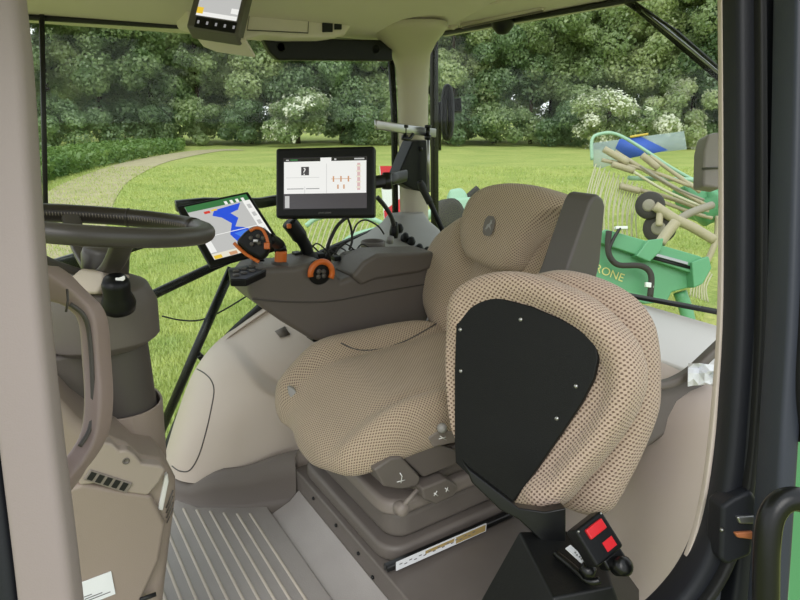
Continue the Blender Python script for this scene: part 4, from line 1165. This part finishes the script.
# bracket plate, phone clamp, gooseneck and cables at the pillar
def pillar_things():
    t = thing('mounting_bracket', 'black angular bracket bolted to the pillar beside the monitor', 'bracket', PY(412, 212, 1.84))
    MB().prism([PY(a, b, 1.83) for a, b in ((413, 141), (427, 140), (428, 190), (424, 192), (414, 190), (399, 182), (398, 176))], (0, .07, 0)).put('plate', 'black_plastic', t, bevel=.006)
    MB().lathe(PY(421, 149, 1.828), (0, -1, 0), [(.001, -.003), (.008, -.002), (.006, .004), (.001, .005)], 12).put('bolt', 'black_metal', t)
    t = thing('clamp_bar', 'steel flat bar with bolts clamped across the pillar', 'clamp', PY(408, 140, 1.80))
    MB().loft(sweep([PY(375.5, 124.5, 1.76), PY(404, 129, 1.79), PY(435, 133, 1.81)], rrect(.012, .03), (0, 0, 1))).put('flat_bar', 'steel', t)
    for x, y in ((405, 131), (428, 131)):
        MB().lathe(PY(x, y, 1.79), (0, 0, 1), [(.001, -.03), (.012, -.03), (.012, -.014), (.007, -.013), (.007, .010), (.012, .011), (.012, .02), (.001, .021)], 6).put('bolt', 'black_metal', t)
    MB().tube([PY(428, 133, 1.80), PY(429, 192, 1.80)], .006, 8).put('steel_rod', 'steel', t)
    MB().tube(spline([PY(402, 138, 1.78), PY(409, 139, 1.78), PY(413, 134, 1.79)], 4), .006, 8).put('lower_jaw', 'black_metal', t)
    t = thing('control_stick', 'thin black stick leaning between the pillar and the backrest', 'stick', PY(446, 238, 1.72))
    MB().tube(spline([PY(446, 238, 1.72), PY(437, 218, 1.74), PY(428, 198, 1.76)], 5), .010, 10).put('shaft', 'black_plastic', t)
    MB().tube(spline([PY(430, 203, 1.755), PY(424, 191, 1.765), PY(419.5, 181, 1.77)], 4), [.013] * 5 + [.015, .014, .012, .010], 12).put('grip', 'black_rubber', t)
    for nm, pts, r, lab in (('power_cable', ((377, 197), (384, 205), (391, 216), (394, 226)), .008, 'thick black cable plugged in beside the monitor'),
                            ('monitor_cable', ((350, 215), (338, 225), (330, 240), (326, 253)), .006, 'black cable hanging from the left underside of the monitor'),
                            ('data_cable', ((347, 216), (351, 228), (352, 241), (349, 250)), .004, 'thin black cable hanging straight under the monitor'),
                            ('looped_cable', ((352, 236), (357, 224), (366, 220), (378, 226), (384, 234)), .003, 'thin black cable looping over the cup holder'),):
        o = MB().tube(spline([PY(a, b, 1.68) for a, b in pts], 6), r, 8).put(nm, 'wire'); tag(o, lab, 'cable')
    t = thing('plug', 'black plug standing on the grey switch panel below the monitor', 'plug', PY(394, 236, 1.70))
    MB().lathe(PY(394, 232, 1.70), (.1, 0, 1), [(.014, -.02), (.016, .0), (.013, .02), (.009, .035), (.001, .036)], 14).put('plug_body', 'black_plastic', t)
    MB().lathe(PY(390, 240, 1.69), (0, -.3, 1), [(.012, -.01), (.012, .012), (.001, .013)], 12).put('plug_nut', 'grey_plastic', t)
    cb = MB()
    r = random.Random(4)
    for k in range(7):
        a = 298 + 9 * k
        o = MB().tube(spline([PY(a, 258 + r.uniform(-3, 3), 1.63), PY(a + 9, 247 + r.uniform(-4, 4), 1.63), PY(a + 20, 252 + r.uniform(-4, 4), 1.63), PY(a + 28, 262, 1.63)], 5), .0025, 6)
        cb.v += []; 
        kk = len(cb.v); cb.add(o.v, o.f)
    o = cb.put('cable_bundle', 'wire'); tag(o, 'tangle of thin black cables on the armrest behind the orange dial', 'cables', None, 'stuff')
pillar_things()

# ---------------------------------------------------------------- posts, door frame, handles
def front_post():
    mb = MB(); T = .62
    path = [PD(x, y, T) for x, y in ((-13, -60), (1, 60), (9, 180), (18, 300), (30, 420), (47, 560), (58, 660))]
    side = _rt
    mb.loft(sweep(spline(path, 4), rrect(.057, .03, .3, 3), (_fw - _up * .0)))
    o = mb.put('trim_8', 'post_beige', structure=True)
    seal = [PD(x, y, T + .01) for x, y in ((-54, -60), (-38, 100), (-20, 300), (-6, 420), (12, 560), (22, 660))]
    MB().loft(sweep(spline(seal, 4), rrect(.022, .04, .3, 2), _fw)).put('trim_9', 'door_black', structure=True)
front_post()
def grab_handle():
    t = thing('grab_handle', 'taupe looped grab handle on the front post beside the steering column', 'handle', PD(60, 480, .74))
    path = spline([PD(x, y, d) for x, y, d in ((36, 280, .70), (58, 289, .72), (80, 302, .74), (93, 320, .75), (97, 360, .755), (99, 400, .75), (95, 432, .745), (82, 456, .73), (66, 472, .71), (48, 484, .69))], 6)
    n_ = len(path)
    prof = rrect(.022, .036, .22, 3)
    rings = sweep(path, prof, (_fw))
    out = []
    for i, r in enumerate(rings):
        k = 1 + .9 * (1 - sm(i / n_, 0, .22)) + .9 * sm(i / n_, .80, 1)
        c = sum((p for p in r), Vector()) / len(r)
        out.append([c + (p - c) * k for p in r])
    MB().loft(out).put('grip', 'handle_taupe', t)
    gr = spline([PD(x, y, d) for x, y, d in ((70, 304, .715), (84, 316, .725), (90, 340, .735), (93, 400, .735), (90, 428, .73), (80, 446, .715))], 6)
    MB().tube(gr, .003, 6).put('groove', 'taupe_dark', t)
    MB().tube([PD(x, y, .70) for x, y in ((67, 289), (68, 300), (66, 312))], .0015, 6).put('joint_line', 'taupe_dark', t)
grab_handle()

def door_frame():
    def strip(name, pts, w, d, T, m, dt=0):
        path = spline([PD(x, y, T) for x, y in pts], 4)
        return MB().loft(sweep(path, rrect(w, d, .3, 3), _fw)).put(name, m, structure=True)
    base = [(736.5, -60), (738, 120), (738, 300), (733, 400), (728, 460), (720, 508), (708, 548), (690, 582), (664, 612), (630, 640)]
    off = lambda d, dy=0: [(x + d, y + dy) for x, y in base]
    strip('trim_10', [(720.5, -60), (722, 120), (721, 300), (715, 400), (709, 460), (701, 508), (690, 548), (677, 574), (652, 604), (620, 632)], .0055, .012, .865, 'fender_beige')
    strip('trim_11', off(0), .032, .06, .85, 'door_black')
    strip('trim_12', off(16, 4), .010, .05, .83, 'black_rubber')
    strip('trim_13', [(759, -60), (758, 120), (755, 300), (747, 420), (741, 500), (736, 560), (728, 620), (720, 660)], .024, .05, .84, 'door_black')
    strip('trim_14', [(776, -60), (775, 120), (771, 300), (763, 400), (762, 425)], .014, .04, .82, 'black_rubber')
    strip('trim_21', off(11.5, 2), .003, .062, .848, 'door_slate')
    strip('trim_22', [(768, -60), (767, 120), (763.5, 300), (757, 400), (753, 460)], .004, .05, .838, 'door_slate')
    # sill along the floor edge
    MB().prism([PD(x, y, d) for x, y, d in ((672, 624, .86), (708, 566, .86), (740, 560, .84), (728, 640, .84))], _fw * .03).put('trim_15', 'door_slate', bevel=.004, structure=True)
    # door leaf edge, standing open
    d = thing('door', 'black edge of the open cab door at the right border', 'door', PD(790, 580, .74))
    MB().loft(sweep(spline([PD(x, y, .76) for x, y in ((794, -60), (791, 120), (786, 300), (779, 420), (774, 500), (770, 560), (764, 640))], 4), rrect(.024, .05, .25, 3), _fw)).put('door_edge', 'door_slate', d)
    MB().loft(sweep(spline([PD(x, y, .74) for x, y in ((820, -60), (816, 120), (809, 300), (805, 390), (812, 440))], 4), rrect(.030, .04, .25, 3), _fw)).put('door_seal', 'black_rubber', d)
    # door striker latch
    t = thing('door_latch', 'black door latch block on the lower door frame', 'latch', PD(735, 565, .83))
    MB().prism([PD(x, y, .80) for x, y in ((722, 506), (734, 498), (752, 490), (758, 500), (758, 528), (752, 556), (728, 566), (720, 560))], _fw * .04).put('latch_body', 'door_black', t, bevel=.006)
    MB().prism([PD(x, y, .795) for x, y in ((737, 517), (756, 516), (756, 524), (740, 524))], _fw * .01).put('striker', 'steel', t, bevel=.002)
    MB().prism([PD(x, y, .795) for x, y in ((735, 533), (754, 532), (754, 540), (738, 538))], _fw * .01).put('striker_plate', 'hair_copper', t, bevel=.002)
    MB().lathe(PD(722, 530, .798), -_fw, [(.001, -.002), (.003, -.001), (.001, .002)], 8).put('screw', 'steel', t)
    # black tubular rail at the entry
    o = MB().tube(spline([PD(x, y, .62) for x, y in ((766, 650), (766, 590), (767, 545), (772, 515), (786, 500), (806, 502), (822, 520), (836, 560))], 6), .0125, 14).put('entry_rail', 'black_metal')
    tag(o, 'bent black tubular entry rail in the lower right corner', 'rail')
    MB().tube([PD(764, 612, .60), PD(770, 606, .60)], .02, 12).put('x', 'steel') if False else None
    # green mudguard outside the door
    o = MB().loft([[PD(x, y, d) for x, y, d in ((792, 405, 1.1), (830, 395, 1.1), (840, 640, 1.0), (782, 640, 1.0))], [PD(x, y, d) for x, y, d in ((790, 425, 1.25), (830, 415, 1.25), (840, 640, 1.2), (776, 640, 1.2))]]).put('mudguard', 'green_fender', bevel=.01)
    tag(o, 'green rear mudguard glimpsed past the door at the right border', 'mudguard')
door_frame()

# rear shelf behind the seats, its brown edge, the crumpled paper
def rear_shelf():
    MB().prism([(1.22, .42, .575), (1.50, .42, .60), (1.50, .42, .56), (1.22, .42, .53)], (0, .62, 0)).put('trim_16', 'shelf_grey', bevel=.008, structure=True)
    MB().box((1.36, .44, .29), (.26, .03, .57)).put('wall_rear_left', 'fender_beige', bevel=.006, structure=True)
    MB().loft(sweep(spline([PD(x, y, 1.2) for x, y in ((655, 386), (672, 382), (690, 372), (711, 353), (730, 335))], 5), rrect(.016, .03, .3), _fw)).put('trim_17', 'base_taupe', structure=True)
    MB().prism([PD(x, y, 1.22) for x, y in ((630, 392), (660, 387), (690, 377), (706, 366), (709, 388), (692, 410), (674, 430), (650, 447), (626, 452))], _fw * .03).put('trim_18', 'base_taupe', bevel=.01, structure=True)
    MB().prism([PD(x, y, 1.6) for x, y in ((703, 186), (704, 150), (708, 134), (716, 132), (722, 132), (722, 189))], _fw * .06).put('trim_19', 'post_beige', bevel=.008, structure=True)
    MB().tube([PD(702, 168.5, 1.595), PD(722, 167.5, 1.595)], .003, 6).put('trim_20', 'taupe_dark', structure=True)
    r = random.Random(8); mb = MB(); vs = []
    for i in range(6):
        for j in range(5):
            vs.append(PD(688 + i * 5.5, 364 + j * 5.5 + r.uniform(-2, 2), 1.17 + r.uniform(-.015, .015)))
    mb.add(vs, [(i * 5 + j, i * 5 + j + 1, (i + 1) * 5 + j + 1, (i + 1) * 5 + j) for i in range(5) for j in range(4)])
    o = mb.put('crumpled_paper', 'paper', smooth=False); so = o.modifiers.new('th', 'SOLIDIFY'); so.thickness = .001
    tag(o, 'crumpled white paper on the shelf edge beside the door frame', 'paper')
rear_shelf()

# ================================================================== OUTSIDE THE GLASS
def outside():
    # handrail and bars right of the cab
    t = thing('outer_handrail', 'black tubular handrail outside the right window', 'handrail', PY(166, 430, 2.08))
    MB().tube([PY(158, 438, 2.08), PY(195, 352, 2.08), PY(232, 268, 2.08)], .0165, 12).put('upright_tube', 'black_metal', t)
    MB().tube([PY(120, 311, 2.08), PY(163, 290, 2.08), PY(214, 266, 2.08), PY(232, 258, 2.08)], .0165, 12).put('upper_tube', 'black_metal', t)
    MB().box(PY(201, 357, 2.075), (.022, .03, .03), Matrix.Rotation(-.6, 3, 'Y')).put('stay', 'black_metal', t, bevel=.004)
    t = thing('crossbar', 'straight black bar outside the right window behind monitor and steering wheel', 'bar', PY(160, 236, 2.16))
    MB().loft(sweep([PY(30, 275, 2.01), PY(90, 257, 2.01), PY(180, 228, 2.01)], rrect(.05, .03), (0, 1, 0))).put('front_bar', 'black_metal', t)
    MB().loft(sweep([PY(176, 206, 2.01), PY(204, 203, 2.01), PY(260, 203, 2.01), PY(300, 196, 2.01), PY(396, 178, 2.01)], rrect(.036, .03), (0, 1, 0))).put('rear_bar', 'black_metal', t)
    o = MB().tube(spline([PY(a, b, 2.085) for a, b in ((162, 316), (180, 320), (200, 320), (222, 311), (250, 294))], 6), .003, 6).put('outer_wire', 'wire'); tag(o, 'thin dark wire hanging outside between steering column and armrest', 'wire')
    # mirror seen through the rear window
    t = thing('rear_mirror', 'black oval framed mirror outside the rear window beside the pillar', 'mirror', PD(448, 140, 2.5))
    ring = [PD(447.5 + 3.6 * cos(a), 112.5 + 25.5 * (abs(sin(a)) ** .7) * (1 if sin(a) > 0 else -1), 2.5) for a in [2 * pi * k / 40 for k in range(40)]]
    MB().tube(ring, .014, 8, closed=True).put('mirror_frame', 'black_plastic', t)
    MB().add([p + _fw * .004 for p in ring], [tuple(range(40))]).put('mirror_glass', 'steel', t, smooth=False)
    MB().prism([PD(a, b, 2.55) for a, b in ((451, 99), (461, 97), (462, 111), (451, 112))], _fw * .03).put('backing', 'black_plastic', t, bevel=.004)
    MB().tube([PD(448, 101, 2.52), PD(439, 104, 2.52), PD(438.5, 150, 2.52)], .012, 8).put('arm', 'black_plastic', t)
    # rear wiper
    t = thing('rear_wiper', 'black wiper arm slanting across the upper rear window', 'wiper', PX(718, 82, 1.53))
    MB().loft(sweep([PX(616, -6, 1.54), PX(640, 10, 1.54), PX(730, 86, 1.54)], rrect(.018, .012), (1, 0, 0))).put('arm', 'black_metal', t)
    MB().loft(sweep([PX(634, 2, 1.525), PX(676, 31, 1.525), PX(730, 78, 1.525)], rrect(.006, .012), (1, 0, 0))).put('blade', 'black_rubber', t)
    MB().tube([PX(642, 10, 1.53), PX(690, 49, 1.53), PX(726, 79, 1.53)], .0035, 6).put('edge_spring', 'steel', t)
    # red and white warning board beside the pillar
    t = thing('warning_board', 'red and white striped warning board outside left of the pillar', 'warning board', PD(390, 225, 4.0))
    f = Frame(PD(380, 166, 4.0), PD(412, 166, 4.1), PD(380, 226, 4.0))
    mb = MB(); f.slab(mb, 0, 0, 1, 1, -.01, 0); b = mb.put('plate', 'white', t, smooth=False)
    decals(f, 'stripes', [([(0, 0), (1, 0), (1, .15), (0, .30)], 'red'), ([(0, 1.0), (0, .75), (1, .38), (1, .70)], 'red')], b, d=.001)
    MB().tube([f.p(.5, .9, -.03), f.p(.5, 2.6, -.03)], .02, 8).put('post', 'green_paint', t)
outside()

def rake():
    t = thing('hay_rake', 'green hay rake with tine arms parked behind the rear window', 'hay rake', PD(660, 300, 4.6) * 1)
    L = 4.5
    def pr(name, pts, m, T=L, dep=.2, bv=.01): return MB().prism([PD(a, b, T) for a, b in pts], _fw * dep).put(name, m, t, bevel=bv)
    def tb(name, pts, r, m, T=L, n=10):
        return MB().tube(spline([PD(p[0], p[1], p[2] if len(p) > 2 else T) for p in pts], 5), r, n).put(name, m, t)
    body = pr('frame_panel', [(588, 262), (601, 240), (694, 274), (691, 287), (672, 292), (667, 302), (645, 304), (590, 284)], 'green_paint', L, .25)
    pr('top_rail', [(600, 232), (606, 229), (700, 256), (709, 262), (706, 272), (694, 274), (600, 243)], 'green_paint', L - .06, .18)
    pr('rail_slot', [(652, 256), (690, 266), (690, 269), (652, 259)], 'black_rubber', L - .07, .02, 0)
    pr('cylinder_rod', [(648, 251), (688, 262), (688, 265), (648, 254)], 'steel', L - .08, .02, .002)
    pr('end_block', [(692, 262), (709, 256), (712, 268), (703, 284), (694, 288)], 'green_paint', L - .1, .25)
    pr('pivot_bracket', [(636, 256), (648, 240), (664, 238), (662, 250), (650, 262)], 'green_paint', L - .1, .12)
    tb('link_bar', [(660, 243), (668, 232), (676, 222)], .04, 'khaki_steel', L)
    f = Frame(PD(590, 260, L - .008), PD(616, 270, L - .008), PD(587, 272, L - .008))
    v, fc = text_mesh('KRONE', .085, f, .0, .72, .0015)
    put('maker_lettering', v, fc, 'lettering', body, smooth=False)
    tb('hose', [(609, 231), (608, 245), (610, 257), (619, 265), (641, 266), (651, 275), (650, 297)], .022, 'tyre', L - .12)
    tb('hose', [(620, 228), (613, 240), (609, 252), (612, 262)], .012, 'wire', L - .13)
    pr('hose_coupling', [(616, 226), (628, 226), (628, 229), (616, 229)], 'white', L - .14, .04, .004)
    pr('hose_coupling', [(646, 282), (654, 283), (654, 288), (646, 287)], 'white', L - .14, .03, .004)
    # rotor: hub, arms with clamped tine carriers
    R_ = 5.8
    MB().lathe(PD(712, 208, R_), _rt * .8 + _up * .5, [(.05, -.16), (.12, -.14), (.12, .02), (.16, .03), (.16, .08), (.08, .10), (.07, .2), (.001, .22)], 20).put('rotor_hub', 'green_paint', t)
    pr('gear_case', [(684, 185), (722, 182), (722, 222), (700, 214), (690, 204)], 'green_paint', R_, .3, .03)
    for pts, r in ((((705, 205), (668, 184), (615, 152)), .035), (((708, 212), (670, 198), (626, 187)), .035), (((700, 192), (678, 176), (650, 156)), .03), (((712, 218), (690, 212), (655, 199)), .03), (((690, 186), (650, 171), (602, 160)), .03), (((718, 216), (716, 240), (704, 268)), .045)):
        tb('rotor_arm', [p + (R_ - .1,) for p in pts], r * .62, 'khaki_steel')
    tb('steel_pipe', [(628, 178, R_), (662, 179, R_), (704, 180, R_)], .022, 'green_pale')
    tb('steel_pipe', [(655, 160, R_), (682, 178, R_), (700, 190, R_)], .016, 'tine_steel')
    tb('steel_pipe', [(634, 172, R_ - .2), (664, 190, R_ - .2), (700, 206, R_ - .2)], .014, 'tine_steel')
    tb('steel_pipe', [(640, 166, R_ - .2), (672, 186, R_ - .2), (704, 200, R_ - .2)], .012, 'rim_cream')
    for a, b in (((604, 149), (628, 163)), ((642, 155), (658, 168)), ((620, 186), (640, 191)), ((612, 164), (634, 171))):
        tb('tine_carrier', [a + (R_ - .14,), b + (R_ - .14,)], .032, 'khaki_steel')
    # wheels on a tandem axle
    for x, y, r in ((650, 205.5, .125), (659.5, 228, .14)):
        c = PD(x, y, R_ - .35); ax = (_rt * -.55 - _fw * .8 - _up * .1)
        w = MB().lathe(c, ax, [(r * .45, -.05), (r * .9, -.05), (r, -.03), (r, .03), (r * .9, .05), (r * .45, .05)], 28).put('wheel', 'tyre', t)
        MB().lathe(c, ax, [(.001, -.03), (r * .42, -.03), (r * .45, .052), (r * .3, .056), (.001, .06)], 20).put('wheel_rim', 'rim_cream', w)
    tb('axle_bar', [(655, 206, R_ - .45), (675, 219, R_ - .45), (692, 227, R_ - .45), (714, 240, R_ - .45)], .045, 'khaki_steel')
    tb('axle_link', [(659, 226, R_ - .45), (660, 212, R_ - .45)], .03, 'khaki_steel')
    tb('axle_strut', [(676, 221, R_ - .45), (690, 213, R_ - .4), (712, 205, R_ - .3)], .035, 'rim_cream')
    # guard hoop and flat skirt
    tb('guard_hoop', [(592, 160), (592, 140), (600, 134), (616, 134), (640, 147), (672, 168), (705, 186)], .016, 'green_pale', R_ + .1)
    sk = pr('side_skirt', [(593, 143), (684, 131), (687, 149), (640, 154), (602, 168), (594, 166)], 'clear_plastic', R_ + .3, .02, 0)
    pr('blue_cover', [(620, 139), (640, 136), (668, 150), (630, 158), (616, 148)], 'blue_tarp', R_ + .26, .02, 0)
    tb('warning_edge', [(630, 137, R_ + .25), (648, 134, R_ + .25)], .012, 'yellow')
    # tines
    r = random.Random(2)
    for k in range(22):
        x0 = 596 + (k % 11) * 4.6; y0 = 164 + (k % 11) * 2.2 + (k // 11) * 5
        x1 = x0 - 12 + (k // 11) * 6; y1 = y0 + 54 + r.uniform(-6, 8)
        tb('tine', [(x0, y0, R_ - .05), ((x0 + x1) / 2 - 3, (y0 + y1) / 2, R_ - .08), (x1 + 1, y1, R_ - .05)], .0065, 'tine_steel', n=5)
    for k in range(7):
        tb('tine', [(700 + 2 * k, 262 + 2 * k, R_ - .2), (694 + 2 * k, 276 + 2 * k, R_ - .2), (690 + 3 * k, 296 + k, R_ - .2)], .008, 'tine_steel', n=5)
    tb('support_foot', [(680, 292, L + .1), (690, 330, L + .1), (694, 420, L + .1)], .05, 'green_paint')
rake()
def second_rotor():
    t = thing('rake_rotor', 'pale green rake rotor with hoop and tines outside below the monitor', 'hay rake', PD(350, 260, 5.5))
    T = 5.4
    def tb(name, pts, r, m, n=8): return MB().tube(spline([PD(a, b, T) for a, b in pts], 5), r, n).put(name, m, t)
    tb('guard_hoop', [(306, 226), (318, 218), (345, 214), (375, 220), (398, 232)], .022, 'green_pale')
    tb('guard_hoop', [(336, 250), (352, 236), (380, 228), (402, 226)], .02, 'green_pale')
    for k in range(12):
        x = 306 + k * 5
        tb('tine', [(x + 10, 216 + (k % 3)), (x + 4, 232), (x - 2, 252)], .006, 'tine_steel', 5)
    MB().prism([PD(a, b, T - .2) for a, b in ((449, 189), (462, 187), (468, 194), (468, 206), (455, 208), (449, 202))], _fw * .3).put('gear_case', 'green_pale', t, bevel=.03)
    MB().prism([PD(a, b, T - .25) for a, b in ((438, 200), (474, 196), (474, 214), (438, 222))], _fw * .2).put('frame_panel', 'green_pale', t, bevel=.03)
    tb('rotor_arm', [(436, 214), (452, 210), (478, 188)], .03, 'tyre')
    tb('rotor_arm', [(398, 236), (420, 222), (440, 206)], .04, 'green_pale')
    MB().lathe(PD(449, 218, T - .4), _rt - _fw, [(.10, -.06), (.16, -.05), (.16, .05), (.10, .06)], 20).put('wheel', 'tyre', t)
    tb('support_leg', [(420, 226), (420, 260), (420, 380)], .04, 'green_paint')
second_rotor()
